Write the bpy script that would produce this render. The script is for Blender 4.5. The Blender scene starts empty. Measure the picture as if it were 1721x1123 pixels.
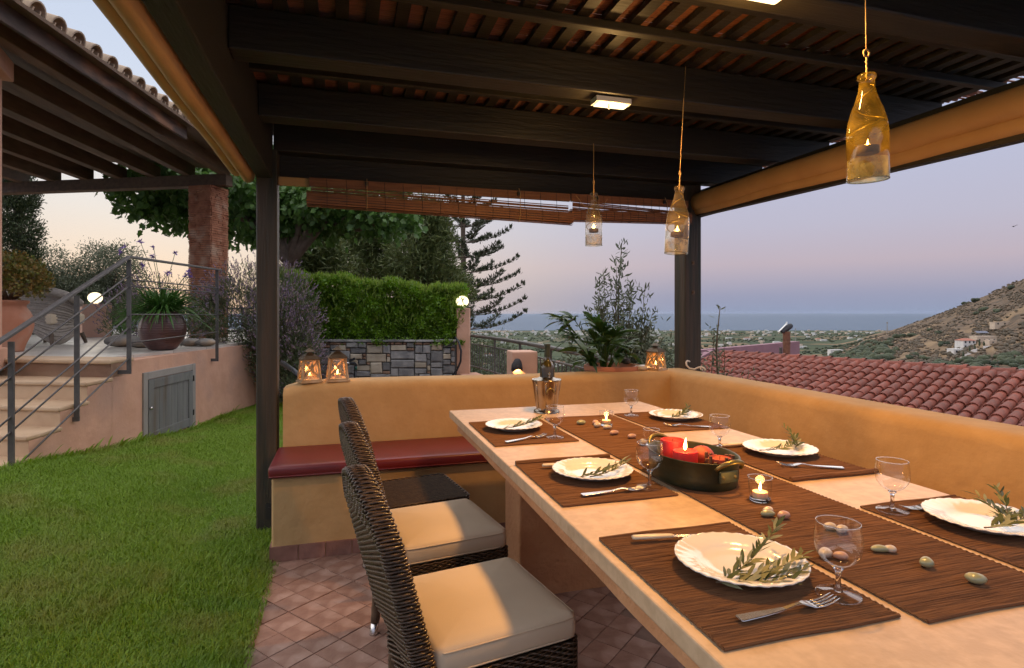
import bpy, math, random
import numpy as np
from mathutils import Vector, Matrix
random.seed(7); RNG = np.random.default_rng(11)
sc = bpy.context.scene
col = sc.collection
PI = math.pi
R = math.radians

# ------------------------------------------------------------------ camera, sky, added fill lamp, exposure
YAW = math.atan(280.5/960)
SN, CS = math.sin(YAW), math.cos(YAW)
EYE = 1.25
cam = bpy.data.cameras.new('camera'); cam_o = bpy.data.objects.new('camera', cam); col.objects.link(cam_o)
cam_o.location = (0, 0, EYE); cam_o.rotation_euler = (PI/2, 0, -YAW)
cam.sensor_width = 36; cam.lens = 36*960/1721; cam.shift_y = -(561.5-526)/1721
cam.clip_start = .02; cam.clip_end = 120000
sc.camera = cam_o
sc.render.engine = 'CYCLES'
sc.cycles.use_denoising = True
sc.cycles.max_bounces = 7; sc.cycles.transparent_max_bounces = 16; sc.cycles.transmission_bounces = 6; sc.cycles.diffuse_bounces = 4; sc.cycles.glossy_bounces = 3
sc.cycles.use_adaptive_sampling = True; sc.cycles.adaptive_threshold = .03
sc.cycles.caustics_reflective = False; sc.cycles.caustics_refractive = False
sc.cycles.sample_clamp_indirect = 4; sc.cycles.sample_clamp_direct = 30
sc.view_settings.view_transform = 'Standard'; sc.view_settings.look = 'None'
sc.view_settings.exposure = 0; sc.view_settings.gamma = 1

def lin(v):
    v = v/255.
    return v/12.92 if v <= .04045 else ((v+.055)/1.055)**2.4
def C(r, g, b): return (lin(r), lin(g), lin(b), 1)

SUN_AZ = R(-17)                       # the sun has set behind the trees on the left
wd = bpy.data.worlds.new('World'); sc.world = wd; wd.use_nodes = True
nt = wd.node_tree; nt.nodes.clear()
def wn(t, **k):
    n = nt.nodes.new(t)
    for a, b in k.items(): setattr(n, a, b)
    return n
tc = wn('ShaderNodeTexCoord'); sep = wn('ShaderNodeSeparateXYZ'); nt.links.new(tc.outputs['Generated'], sep.inputs[0])
def wmath(op, a, b=None, clamp=False):
    n = wn('ShaderNodeMath', operation=op, use_clamp=clamp)
    for i, v in enumerate((a, b)):
        if v is None: continue
        if isinstance(v, (int, float)): n.inputs[i].default_value = v
        else: nt.links.new(v, n.inputs[i])
    return n.outputs[0]
def ramp(stops, fac):
    n = wn('ShaderNodeValToRGB'); e = n.color_ramp.elements
    while len(e) < len(stops): e.new(.5)
    for i, (p, c) in enumerate(stops): e[i].position = p; e[i].color = c
    nt.links.new(fac, n.inputs[0]); return n.outputs[0]
elev = wmath('MULTIPLY', wmath('ARCSINE', sep.outputs[2]), 1/R(90), True)      # 0 at horizon, 1 at zenith
d = lambda deg: deg/90.
near_sun = ramp([(0, C(240,208,176)), (d(3), C(243,222,196)), (d(9), C(236,232,226)), (d(20), C(212,223,242)), (d(45), C(172,190,224)), (1, C(138,160,208))], elev)
away = ramp([(0, C(146,158,186)), (d(1.6), C(156,160,186)), (d(4.5), C(194,180,192)), (d(8), C(192,189,208)), (d(16), C(190,197,224)), (d(40), C(170,186,224)), (1, C(142,164,212))], elev)
hl = wmath('SQRT', wmath('ADD', wmath('MULTIPLY', sep.outputs[0], sep.outputs[0]), wmath('ADD', wmath('MULTIPLY', sep.outputs[1], sep.outputs[1]), 1e-5)))
dt = wmath('DIVIDE', wmath('ADD', wmath('MULTIPLY', sep.outputs[0], math.sin(SUN_AZ)), wmath('MULTIPLY', sep.outputs[1], math.cos(SUN_AZ))), hl)
w1 = wmath('MULTIPLY', wmath('ADD', dt, -.55), 1/.45, True)
w1 = wmath('POWER', w1, 2.2)
mx = wn('ShaderNodeMix', data_type='RGBA'); nt.links.new(w1, mx.inputs[0]); nt.links.new(away, mx.inputs[6]); nt.links.new(near_sun, mx.inputs[7])
sky = wn('ShaderNodeTexSky', sky_type='NISHITA', sun_disc=False); sky.sun_elevation = R(1.0); sky.sun_rotation = SUN_AZ; sky.altitude = 90
b1 = wn('ShaderNodeBackground'); nt.links.new(mx.outputs[2], b1.inputs[0]); b1.inputs[1].default_value = .97
b2 = wn('ShaderNodeBackground'); nt.links.new(sky.outputs[0], b2.inputs[0]); b2.inputs[1].default_value = .008
ad = wn('ShaderNodeAddShader'); nt.links.new(b1.outputs[0], ad.inputs[0]); nt.links.new(b2.outputs[0], ad.inputs[1])
ow = wn('ShaderNodeOutputWorld'); nt.links.new(ad.outputs[0], ow.inputs[0])

sl = bpy.data.lights.new('sky_fill', 'SUN'); sl.energy = 3.7; sl.angle = R(150); sl.color = (1, .91, .78)  # sun is down: broad overhead lamp added to brighten lawn and walls
so = bpy.data.objects.new('sky_fill', sl); col.objects.link(so)
so.rotation_euler = Vector((-math.sin(SUN_AZ), -math.cos(SUN_AZ), -math.tan(R(70)))).to_track_quat('-Z', 'Y').to_euler()

# ------------------------------------------------------------------ helpers
def tag(o, label=None, cat=None, group=None, kind=None):
    if label: o['label'] = label
    if cat: o['category'] = cat
    if group: o['group'] = group
    if kind: o['kind'] = kind
    return o
def thing(name, label, cat, loc=(0,0,0), rz=0, group=None, rot=None):
    o = bpy.data.objects.new(name, None); col.objects.link(o); o.empty_display_size = .1
    o.location = loc; o.rotation_euler = rot or (0, 0, rz)
    return tag(o, label, cat, group)
def link(name, me, parent=None, loc=None, rz=0):
    o = bpy.data.objects.new(name, me); col.objects.link(o)
    if parent: o.parent = parent
    if loc: o.location = loc
    if rz: o.rotation_euler = (0, 0, rz)
    return o
def copy_tree(o, parent=None):
    c = o.copy(); col.objects.link(c); c.parent = parent
    for ch in list(o.children): copy_tree(ch, c)
    return c

class MB:
    def __init__(s): s.v = []; s.f = []; s.m = []; s.mi = 0
    def add(s, vs, fs):
        n = len(s.v); s.v += [tuple(p) for p in vs]; s.f += [tuple(n+i for i in f) for f in fs]; s.m += [s.mi]*len(fs); return s
    def bx(s, x0, x1, y0, y1, z0, z1):
        return s.add([(x0,y0,z0),(x1,y0,z0),(x1,y1,z0),(x0,y1,z0),(x0,y0,z1),(x1,y0,z1),(x1,y1,z1),(x0,y1,z1)],
            [(0,3,2,1),(4,5,6,7),(0,1,5,4),(1,2,6,5),(2,3,7,6),(3,0,4,7)])
    def obx(s, c, size, rot=(0,0,0), taper=1.):
        from mathutils import Euler
        M = Euler(rot).to_matrix(); hx, hy, hz = (k/2 for k in size); vs = []
        for z in (-1, 1):
            t = taper if z > 0 else 1.
            for x, y in ((-1,-1),(1,-1),(1,1),(-1,1)): vs.append(Vector(c)+M @ Vector((x*hx*t, y*hy*t, z*hz)))
        return s.add(vs, [(0,3,2,1),(4,5,6,7),(0,1,5,4),(1,2,6,5),(2,3,7,6),(3,0,4,7)])
    def bar(s, a, b, w, h, up=(0,0,1)):
        a = Vector(a); b = Vector(b); d_ = (b-a).normalized(); sd = d_.cross(Vector(up))
        if sd.length < 1e-4: sd = d_.cross(Vector((1,0,0)))
        sd.normalize(); u = sd.cross(d_); vs = []
        for p in (a, b):
            for i, j in ((-1,-1),(1,-1),(1,1),(-1,1)): vs.append(p+sd*(i*w/2)+u*(j*h/2))
        return s.add(vs, [(0,1,2,3),(7,6,5,4),(0,4,5,1),(1,5,6,2),(2,6,7,3),(3,7,4,0)])
    def tube(s, pts, r, n=8, cap=True, squash=None):
        pts = [Vector(p) for p in pts]; k = len(pts); rr = r if hasattr(r, '__len__') else [r]*k
        t0 = (pts[1]-pts[0]).normalized(); ref = Vector((0,0,1)) if abs(t0.z) < .9 else Vector((1,0,0))
        sd = t0.cross(ref).normalized(); vs = []
        for i, p in enumerate(pts):
            t = (pts[min(i+1,k-1)]-pts[max(i-1,0)]).normalized()
            sd = (sd-t*sd.dot(t)).normalized(); u = t.cross(sd)
            for j in range(n):
                a = 2*PI*j/n; vs.append(p+sd*(math.cos(a)*rr[i])+u*(math.sin(a)*rr[i]*(squash or 1)))
        fs = [(i*n+j, i*n+(j+1)%n, (i+1)*n+(j+1)%n, (i+1)*n+j) for i in range(k-1) for j in range(n)]
        if cap: fs += [tuple(range(n-1,-1,-1)), tuple((k-1)*n+j for j in range(n))]
        return s.add(vs, fs)
    def lathe(s, prof, n=24, o=(0,0,0), rad=None, closed=False):
        vs = []
        for r, z in prof:
            for j in range(n):
                a = 2*PI*j/n; q = r*(rad(a, z) if rad else 1); vs.append((o[0]+q*math.cos(a), o[1]+q*math.sin(a), o[2]+z))
        k = len(prof); fs = [(i*n+j, i*n+(j+1)%n, (i+1)*n+(j+1)%n, (i+1)*n+j) for i in range(k-1) for j in range(n)]
        if prof[0][0] > 1e-5 and closed: fs.append(tuple(range(n-1,-1,-1)))
        if prof[-1][0] > 1e-5 and closed: fs.append(tuple((k-1)*n+j for j in range(n)))
        return s.add(vs, fs)
    def prism(s, poly, z0, z1):
        n = len(poly); vs = [(x,y,z0) for x,y in poly]+[(x,y,z1) for x,y in poly]
        return s.add(vs, [tuple(range(n-1,-1,-1)), tuple(range(n,2*n))]+[(i,(i+1)%n,n+(i+1)%n,n+i) for i in range(n)])
    def mesh(s, name, mats, smooth=False):
        me = bpy.data.meshes.new(name); me.from_pydata(s.v, [], s.f)
        for m in (mats if isinstance(mats, (list, tuple)) else [mats]): me.materials.append(M[m] if isinstance(m, str) else m)
        if isinstance(mats, (list, tuple)): me.polygons.foreach_set('material_index', s.m)
        if smooth: me.polygons.foreach_set('use_smooth', [True]*len(s.f))
        me.update(); return me
    def build(s, name, mats, parent=None, smooth=False, bevel=0, seg=2, loc=None, rz=0, auto=None):
        o = link(name, s.mesh(name, mats, smooth), parent, loc, rz)
        if bevel: bev(o, bevel, seg)
        if auto: o.data.set_sharp_from_angle(angle=R(auto))
        return o
def bev(o, w, seg=2):
    m = o.modifiers.new('bevel', 'BEVEL'); m.width = w; m.segments = seg; m.limit_method = 'ANGLE'; m.angle_limit = R(40); return o

def np_mesh(name, V, F, mats, smooth=False, midx=None):
    me = bpy.data.meshes.new(name); V = np.asarray(V, np.float32); F = np.asarray(F, np.int32); k = F.shape[1]
    me.vertices.add(len(V)); me.vertices.foreach_set('co', V.ravel())
    me.loops.add(F.size); me.loops.foreach_set('vertex_index', F.ravel())
    me.polygons.add(len(F)); me.polygons.foreach_set('loop_start', np.arange(0, F.size, k, dtype=np.int32))
    try: me.polygons.foreach_set('loop_total', np.full(len(F), k, np.int32))
    except Exception: pass
    for m in (mats if isinstance(mats, (list, tuple)) else [mats]): me.materials.append(M[m] if isinstance(m, str) else m)
    if midx is not None: me.polygons.foreach_set('material_index', np.asarray(midx, np.int32))
    if smooth: me.polygons.foreach_set('use_smooth', np.ones(len(F), bool))
    me.update(calc_edges=True); me.validate(); return me
def unit(a): return a/np.maximum(np.linalg.norm(a, axis=1, keepdims=True), 1e-9)
def leaf_VF(P, D, L, W, fold=.25, up=None, shape=None, droop=0.):
    """leaf blades: P base points, D directions, L lengths, W widths"""
    P = np.asarray(P, float); N = len(P); D = unit(np.asarray(D, float)); L = np.broadcast_to(L, N)[:,None]; W = np.broadcast_to(W, N)[:,None]
    ref = unit(RNG.normal(size=(N,3))) if up is None else unit(np.asarray(up, float)+RNG.normal(size=(N,3))*.35)
    S = unit(np.cross(D, ref)); U = np.cross(S, D)
    shape = shape or [(0,0),(.45,.5),(1,0),(.45,-.5)]
    k = len(shape); V = np.zeros((N,k,3))
    for i, (a, b) in enumerate(shape):
        V[:,i] = P + D*(a*L) + S*(b*W) + U*(abs(b)*fold*W) - np.array([0,0,1.])*(droop*L*a*a)
    F = np.arange(N*k).reshape(N,k)
    return V.reshape(-1,3), F
def join_VF(parts):
    Vs, Fs, n = [], [], 0
    for V, F in parts: Vs.append(V); Fs.append(np.asarray(F)+n); n += len(V)
    return np.concatenate(Vs), np.concatenate(Fs)
MULB = [(0,0),(.12,.42),(.42,.34),(.5,.52),(.68,.22),(1,0),(.68,-.22),(.5,-.52),(.42,-.34),(.12,-.42)]
LANCE = [(0,0),(.3,.42),(.65,.4),(1,0),(.65,-.4),(.3,-.42)]

# ------------------------------------------------------------------ materials
M = {}
def mat(name, c1, c2=None, rough=.7, scale=8., detail=4., bump=0., bscale=None, metal=0., rnd=0., lo=.35, hi=.65, trans=0., emit=None, es=0., spec=None, stretch=None, coord='Object', c3=None, s3=2., coat=0., sub=0., tint=None):
    m = bpy.data.materials.new(name); m.use_nodes = True; t = m.node_tree; ns = t.nodes; lk = t.links.new
    b = ns['Principled BSDF']; out = ns['Material Output']
    if len(c1) == 3: c1 = (*c1, 1)
    tcn = ns.new('ShaderNodeTexCoord'); vec = tcn.outputs[coord]
    if stretch:
        mp = ns.new('ShaderNodeMapping'); mp.inputs['Scale'].default_value = stretch; lk(vec, mp.inputs[0]); vec = mp.outputs[0]
    colr = None
    if c2:
        if len(c2) == 3: c2 = (*c2, 1)
        nz = ns.new('ShaderNodeTexNoise'); nz.inputs['Scale'].default_value = scale; nz.inputs['Detail'].default_value = detail; lk(vec, nz.inputs['Vector'])
        rp = ns.new('ShaderNodeValToRGB'); rp.color_ramp.elements[0].position = lo; rp.color_ramp.elements[1].position = hi
        rp.color_ramp.elements[0].color = c1; rp.color_ramp.elements[1].color = c2; lk(nz.outputs['Fac'], rp.inputs[0]); colr = rp.outputs[0]
        if c3:
            n3 = ns.new('ShaderNodeTexNoise'); n3.inputs['Scale'].default_value = s3; n3.inputs['Detail'].default_value = 5; lk(vec, n3.inputs['Vector'])
            r3 = ns.new('ShaderNodeValToRGB'); r3.color_ramp.elements[0].position = .5; r3.color_ramp.elements[1].position = .68; lk(n3.outputs['Fac'], r3.inputs[0])
            x3 = ns.new('ShaderNodeMix'); x3.data_type = 'RGBA'; lk(r3.outputs[0], x3.inputs[0]); lk(colr, x3.inputs[6]); x3.inputs[7].default_value = (*c3[:3], 1); colr = x3.outputs[2]
    if rnd:
        oi = ns.new('ShaderNodeObjectInfo'); hs = ns.new('ShaderNodeHueSaturation')
        mr = ns.new('ShaderNodeMapRange'); lk(oi.outputs['Random'], mr.inputs[0]); mr.inputs[3].default_value = 1-rnd; mr.inputs[4].default_value = 1+rnd
        lk(mr.outputs[0], hs.inputs['Value'])
        if colr: lk(colr, hs.inputs['Color'])
        else: hs.inputs['Color'].default_value = c1
        colr = hs.outputs[0]
    if colr: lk(colr, b.inputs['Base Color'])
    else: b.inputs['Base Color'].default_value = c1
    b.inputs['Roughness'].default_value = rough; b.inputs['Metallic'].default_value = metal
    if spec is not None: b.inputs['Specular IOR Level'].default_value = spec
    if coat: b.inputs['Coat Weight'].default_value = coat; b.inputs['Coat Roughness'].default_value = .15
    if sub: b.inputs['Subsurface Weight'].default_value = sub; b.inputs['Subsurface Radius'].default_value = (.02,.008,.004); b.inputs['Subsurface Scale'].default_value = 1
    if bump:
        nb = ns.new('ShaderNodeTexNoise'); nb.inputs['Scale'].default_value = bscale or scale*3; nb.inputs['Detail'].default_value = 6; lk(vec, nb.inputs['Vector'])
        bp = ns.new('ShaderNodeBump'); bp.inputs['Strength'].default_value = bump; bp.inputs['Distance'].default_value = .01; lk(nb.outputs['Fac'], bp.inputs['Height']); lk(bp.outputs[0], b.inputs['Normal'])
    if emit: b.inputs['Emission Color'].default_value = (*emit[:3], 1); b.inputs['Emission Strength'].default_value = es
    if trans:
        tl = ns.new('ShaderNodeBsdfTranslucent')
        if colr: lk(colr, tl.inputs[0])
        else: tl.inputs[0].default_value = c1
        mxs = ns.new('ShaderNodeMixShader'); mxs.inputs[0].default_value = trans; lk(b.outputs[0], mxs.inputs[1]); lk(tl.outputs[0], mxs.inputs[2]); lk(mxs.outputs[0], out.inputs[0])
    M[name] = m; return m
def glass_thin(name, tint=(1,1,1), dirt=0., dcol=(.6,.5,.3), ior=1.5, rough=.0, scale=14):
    m = bpy.data.materials.new(name); m.use_nodes = True; t = m.node_tree; ns = t.nodes; lk = t.links.new; ns.remove(ns['Principled BSDF']); out = ns['Material Output']
    tr = ns.new('ShaderNodeBsdfTransparent'); tr.inputs[0].default_value = (*tint, 1)
    gl = ns.new('ShaderNodeBsdfGlossy'); gl.inputs['Roughness'].default_value = rough
    fr = ns.new('ShaderNodeLayerWeight'); fr.inputs[0].default_value = .5
    pw = ns.new('ShaderNodeMath'); pw.operation = 'POWER'; pw.inputs[1].default_value = 4.2; lk(fr.outputs['Facing'], pw.inputs[0])
    mu = ns.new('ShaderNodeMath'); mu.operation = 'MULTIPLY_ADD'; mu.inputs[1].default_value = .85; mu.inputs[2].default_value = .08; mu.use_clamp = True; lk(pw.outputs[0], mu.inputs[0])
    mx_ = ns.new('ShaderNodeMixShader'); lk(mu.outputs[0], mx_.inputs[0]); lk(tr.outputs[0], mx_.inputs[1]); lk(gl.outputs[0], mx_.inputs[2]); last = mx_
    if dirt:
        df = ns.new('ShaderNodeBsdfTranslucent'); df.inputs[0].default_value = (*dcol, 1)
        d2 = ns.new('ShaderNodeBsdfDiffuse'); d2.inputs[0].default_value = (*dcol, 1)
        a_ = ns.new('ShaderNodeMixShader'); a_.inputs[0].default_value = .5; lk(df.outputs[0], a_.inputs[1]); lk(d2.outputs[0], a_.inputs[2])
        tcn = ns.new('ShaderNodeTexCoord'); nz = ns.new('ShaderNodeTexNoise'); nz.inputs['Scale'].default_value = scale; nz.inputs['Detail'].default_value = 6; lk(tcn.outputs['Object'], nz.inputs[0])
        rp = ns.new('ShaderNodeMapRange'); rp.inputs[1].default_value = .4; rp.inputs[2].default_value = .68; rp.inputs[3].default_value = dirt*.35; rp.inputs[4].default_value = min(1, dirt*1.8); lk(nz.outputs[0], rp.inputs[0])
        m2 = ns.new('ShaderNodeMixShader'); lk(rp.outputs[0], m2.inputs[0]); lk(mx_.outputs[0], m2.inputs[1]); lk(a_.outputs[0], m2.inputs[2]); last = m2
    lk(last.outputs[0], out.inputs[0]); M[name] = m; return m
def emis(name, c, s):
    m = bpy.data.materials.new(name); m.use_nodes = True; t = m.node_tree; t.nodes.remove(t.nodes['Principled BSDF'])
    e = t.nodes.new('ShaderNodeEmission'); e.inputs[0].default_value = (*c[:3], 1); e.inputs[1].default_value = s; t.links.new(e.outputs[0], t.nodes['Material Output'].inputs[0]); M[name] = m; return m

mat('stucco_ochre', (.48,.30,.125), (.53,.34,.15), .9, 9, 8, .5, 22, c3=(.455,.285,.12), s3=3.4)
mat('stucco_pink', (.50,.28,.185), (.57,.33,.225), .9, 5, 8, .5, 18, c3=(.43,.26,.19), s3=1.7)
mat('stucco_peach', (.52,.30,.21), (.58,.35,.25), .9, 4, 5, .25, 50)
mat('apron_plaster', (.50,.24,.11), (.56,.29,.14), .95, 9, 5, .8, 45)
mat('marble_top', (.60,.435,.28), (.48,.335,.205), .42, 34, 10, .06, 90, c3=(.51,.36,.225), s3=23, lo=.42, hi=.7)
mat('terrace_stone', (.42,.39,.35), (.52,.49,.44), .35, 3, 6, .1, 30, c3=(.30,.28,.26), s3=1.4)
mat('tread_stone', (.54,.38,.24), (.46,.31,.19), .6, 6, 6, .1, 40, rnd=.06)
mat('floor_tile', (.25,.13,.09), (.35,.20,.145), .55, 14, 8, .25, 60, rnd=.15, c3=(.42,.27,.21), s3=9)
mat('grout', (.21,.135,.105), (.27,.175,.135), .95, 20, 3)
mat('skirt_tile', (.20,.09,.065), (.30,.15,.11), .6, 12, 6, .2, 50, rnd=.15)
mat('wood_dark', (.011,.0085,.004), (.021,.016,.0065), .55, 5, 8, .3, 26, stretch=(.35,3,3))
mat('wood_post', (.016,.020,.013), (.065,.042,.024), .6, 4, 8, .5, 16, stretch=(5,5,.35), c3=(.045,.03,.017), s3=1.5)
mat('wood_beam_y', (.014,.013,.009), (.024,.021,.014), .6, 5, 8, .3, 26, stretch=(3,.35,3))
mat('wood_porch', (.095,.052,.026), (.145,.082,.043), .65, 5, 8, .25, 20, stretch=(3,.5,3), rnd=.1)
mat('wood_fascia', (.05,.03,.024), (.10,.06,.045), .7, 5, 8, .4, 20, stretch=(2,.6,2), c3=(.30,.14,.07), s3=2.2)
mat('reed', (.17,.050,.016), (.25,.085,.028), .6, 12, 4, .2, stretch=(.3,8,8))
mat('bamboo', (.17,.065,.024), (.27,.115,.045), .55, 9, 5, .2, stretch=(.4,8,8))
mat('canvas', (.50,.29,.12), (.56,.34,.15), .85, 5, 4, .25, 14)
mat('cord', (.45,.30,.14), None, .8)
mat('black_wire', (.02,.018,.015), None, .5)
mat('vinyl_red', (.155,.014,.016), (.13,.012,.013), .38, 4, 3, .04, 150)
mat('cushion_cream', (.66,.54,.39), (.61,.50,.36), .9, 5, 4, .12, 500)
mat('wicker', (.050,.030,.017), (.10,.062,.036), .34, 30, 3, .1, coat=.25)
mat('wicker_matte', (.035,.022,.013), (.055,.035,.02), .85, 40, 4, .4, 90, spec=.15)
mat('wicker_grey', (.30,.26,.22), (.38,.33,.28), .6, 40, 3)
mat('steel', (.62,.60,.58), None, .22, metal=1)
mat('silver', (.40,.34,.27), (.25,.21,.16), .24, 9, 5, metal=1, bump=.05)
mat('placemat', (.130,.055,.020), (.185,.084,.033), .9, 6, 6, .5, 9, stretch=(1,40,40))
mat('placemat_edge', (.10,.05,.022), (.14,.07,.03), .95, 60, 2)
mat('porcelain', (.80,.77,.70), None, .12, coat=.5)
mat('olive_leaf', (.060,.085,.025), (.12,.145,.055), .45, 40, 2, trans=.25)
mat('olive_leaf_pale', (.24,.26,.15), (.33,.34,.20), .5, 40, 2, trans=.2)
mat('twig', (.10,.075,.045), (.16,.12,.08), .8, 30, 3)
mat('knife_handle', (.70,.58,.40), None, .35)
mat('wax_red', (.50,.014,.016), (.42,.010,.012), .6, 20, 4, sub=.35, emit=(1,.04,.015), es=.08)  # faint red glow put into the wax itself, on lit and unlit candles
mat('wax_orange', (.50,.075,.035), (.38,.045,.02), .55, 8, 4)
mat('wax_pale', (.70,.56,.36), None, .5, sub=.2)
mat('cinnamon', (.13,.045,.018), (.22,.08,.03), .7, 30, 4)
mat('copper_old', (.045,.052,.026), (.085,.072,.030), .42, 6, 6, .15, 30, metal=.55, c3=(.05,.075,.06), s3=4)
mat('brass_old', (.30,.21,.07), (.20,.17,.06), .38, 12, 4, metal=.8)
mat('bottle_green', (.035,.03,.008), None, .06, spec=.6, coat=.4)
mat('bottle_foil', (.02,.028,.012), None, .4)
mat('pebble_cream', (.55,.47,.36), (.44,.37,.28), .3, 14, 4, coat=.3)
mat('pebble_green', (.33,.34,.20), (.26,.28,.16), .3, 14, 4, coat=.3)
mat('pebble_pink', (.50,.30,.22), (.42,.25,.18), .35, 14, 4, coat=.2)
mat('lantern_wood', (.46,.30,.16), (.36,.23,.12), .75, 18, 5, .3, 40, c3=(.55,.45,.33), s3=8)
mat('lantern_metal', (.10,.075,.05), (.14,.10,.06), .45, 12, 4, metal=.7)
mat('railing', (.085,.078,.075), (.11,.10,.095), .5, 20, 4, metal=.3, bump=.08)
mat('terracotta', (.40,.155,.085), (.50,.22,.13), .85, 5, 5, .2, 40, c3=(.46,.28,.20), s3=3)
mat('pot_brown', (.075,.032,.030), (.095,.042,.038), .35, 6, 4, coat=.2)
mat('rock', (.15,.145,.14), (.30,.27,.23), .85, 5, 6, .6, 12, c3=(.36,.24,.14), s3=3)
mat('stone_grey', (.14,.14,.14), (.25,.245,.235), .8, 7, 7, .8, 18, rnd=.38)
mat('stone_beige', (.30,.25,.18), (.40,.35,.27), .85, 7, 7, .6, 18, rnd=.2)
mat('stone_rust', (.17,.10,.065), (.24,.15,.10), .85, 7, 5, .5, 18, rnd=.2)
mat('mortar', (.06,.06,.058), None, .95)
mat('brick_thin', (.30,.11,.055), (.46,.20,.11), .9, 9, 5, .5, 30, c3=(.52,.34,.23), s3=4)
mat('tile_red', (.185,.042,.023), (.25,.062,.033), .75, 9, 6, .25, 40, rnd=.22, c3=(.15,.05,.034), s3=6)
mat('tile_porch', (.36,.27,.19), (.46,.36,.26), .85, 8, 5, .3, 30, rnd=.12)
mat('roof_mortar', (.19,.07,.055), (.23,.09,.072), .95, 10, 4)
mat('wall_purple', (.25,.135,.16), (.29,.16,.185), .9, 3, 4)
mat('rust_pipe', (.13,.055,.03), (.20,.09,.05), .8, 12, 5, .3, 30)
mat('hatch_wood', (.13,.135,.13), (.17,.175,.165), .7, 4, 6, .25, 30, stretch=(4,4,.5), c3=(.12,.10,.08), s3=2)
mat('hatch_frame', (.22,.205,.185), (.28,.26,.235), .75, 4, 6, .25, 30)
mat('white_metal', (.72,.72,.70), None, .4)
mat('white_rope', (.62,.58,.52), None, .8)
mat('slate_shade', (.025,.026,.03), (.04,.04,.045), .7, 20, 4, .3)
mat('rubber_black', (.012,.013,.016), None, .45)
mat('plastic_green', (.01,.09,.06), None, .4)
mat('grass_blade', (.115,.235,.008), (.25,.375,.020), .5, 160, 2, trans=.35, coord='Object', c3=(.25,.28,.045), s3=2.2)
mat('lawn_soil', (.035,.055,.010), (.06,.08,.018), .95, 60, 5)
mat('hedge_leaf', (.07,.17,.008), (.17,.30,.014), .4, 55, 2, trans=.35)
mat('hedge_tip', (.18,.27,.035), (.24,.33,.05), .45, 30, 2, trans=.4)
mat('mulberry_leaf', (.055,.13,.022), (.105,.20,.040), .45, 14, 2, trans=.4)
mat('pine_needle', (.070,.105,.025), (.14,.165,.050), .6, 6, 2, trans=.2)
mat('araucaria_needle', (.035,.050,.022), (.068,.085,.036), .6, 6, 2)
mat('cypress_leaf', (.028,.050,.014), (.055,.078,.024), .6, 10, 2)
mat('bark', (.10,.07,.05), (.16,.12,.09), .9, 9, 6, .7, 20)
mat('olive_far', (.075,.095,.052), (.14,.16,.095), .6, 8, 2, trans=.15)
mat('lavender_green', (.075,.10,.04), (.13,.16,.075), .7, 30, 2, trans=.2)
mat('lavender_bloom', (.20,.15,.25), (.30,.21,.19), .8, 18, 2)
mat('lavender_stalk', (.16,.13,.07), None, .8)
mat('strap_leaf', (.035,.105,.014), (.075,.17,.03), .45, 8, 2, trans=.3)
mat('bloom_violet', (.22,.13,.40), None, .7)
mat('palm_leaf', (.03,.085,.014), (.06,.13,.025), .4, 6, 2, trans=.25)
mat('succulent', (.115,.15,.022), (.27,.15,.035), .45, 14, 3, trans=.15)
glass_thin('glass_clear'); glass_thin('glass_pane', (1,.95,.88), .06)
glass_thin('glass_yellow', (.90,.87,.56), .11, (.60,.44,.08)); glass_thin('glass_frost', (.94,.91,.80), .07, (.70,.58,.36)); glass_thin('glass_smoke', (.92,.90,.84), .06, (.55,.50,.40))
gs = bpy.data.materials.new('glass_solid'); gs.use_nodes = True; gb = gs.node_tree.nodes['Principled BSDF']; gb.inputs['Transmission Weight'].default_value = 1; gb.inputs['Roughness'].default_value = 0; gb.inputs['IOR'].default_value = 1.48; M['glass_solid'] = gs
emis('flame', (1,.50,.13), 28); emis('lamp_face', (1,.76,.40), 3.2); emis('globe_glow', (1,.82,.52), 2.2)
# ------------------------------------------------------------------ small builders
def flame(parent, loc, h=.022, power=.25):
    b = MB(); b.lathe([(0,0),(h*.11,h*.08),(h*.175,h*.24),(h*.145,h*.46),(h*.075,h*.74),(0,h)], 10); h0_ = h; b.v = [(p[0]+.10*h0_*(p[2]/h0_)**2, p[1], p[2]*1.25) for p in b.v]
    o = b.build('flame', 'flame', parent, True, loc=loc)
    if power:
        L = bpy.data.lights.new('flame_light', 'POINT'); L.energy = power; L.color = (1,.50,.16); L.shadow_soft_size = .012
        lo_ = bpy.data.objects.new('flame_light', L); col.objects.link(lo_); lo_.parent = parent; lo_.location = (loc[0], loc[1], loc[2]+h*.9)
    return o
def clip(poly, a, b, c):        # keep a*x+b*y+c >= 0
    out = []
    for i in range(len(poly)):
        p, q = poly[i], poly[(i+1) % len(poly)]; dp = a*p[0]+b*p[1]+c; dq = a*q[0]+b*q[1]+c
        if dp >= 0: out.append(p)
        if (dp >= 0) != (dq >= 0):
            t = dp/(dp-dq); out.append((p[0]+(q[0]-p[0])*t, p[1]+(q[1]-p[1])*t))
    return out
def area(p): return abs(sum(p[i][0]*p[(i+1)%len(p)][1]-p[(i+1)%len(p)][0]*p[i][1] for i in range(len(p))))/2

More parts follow.
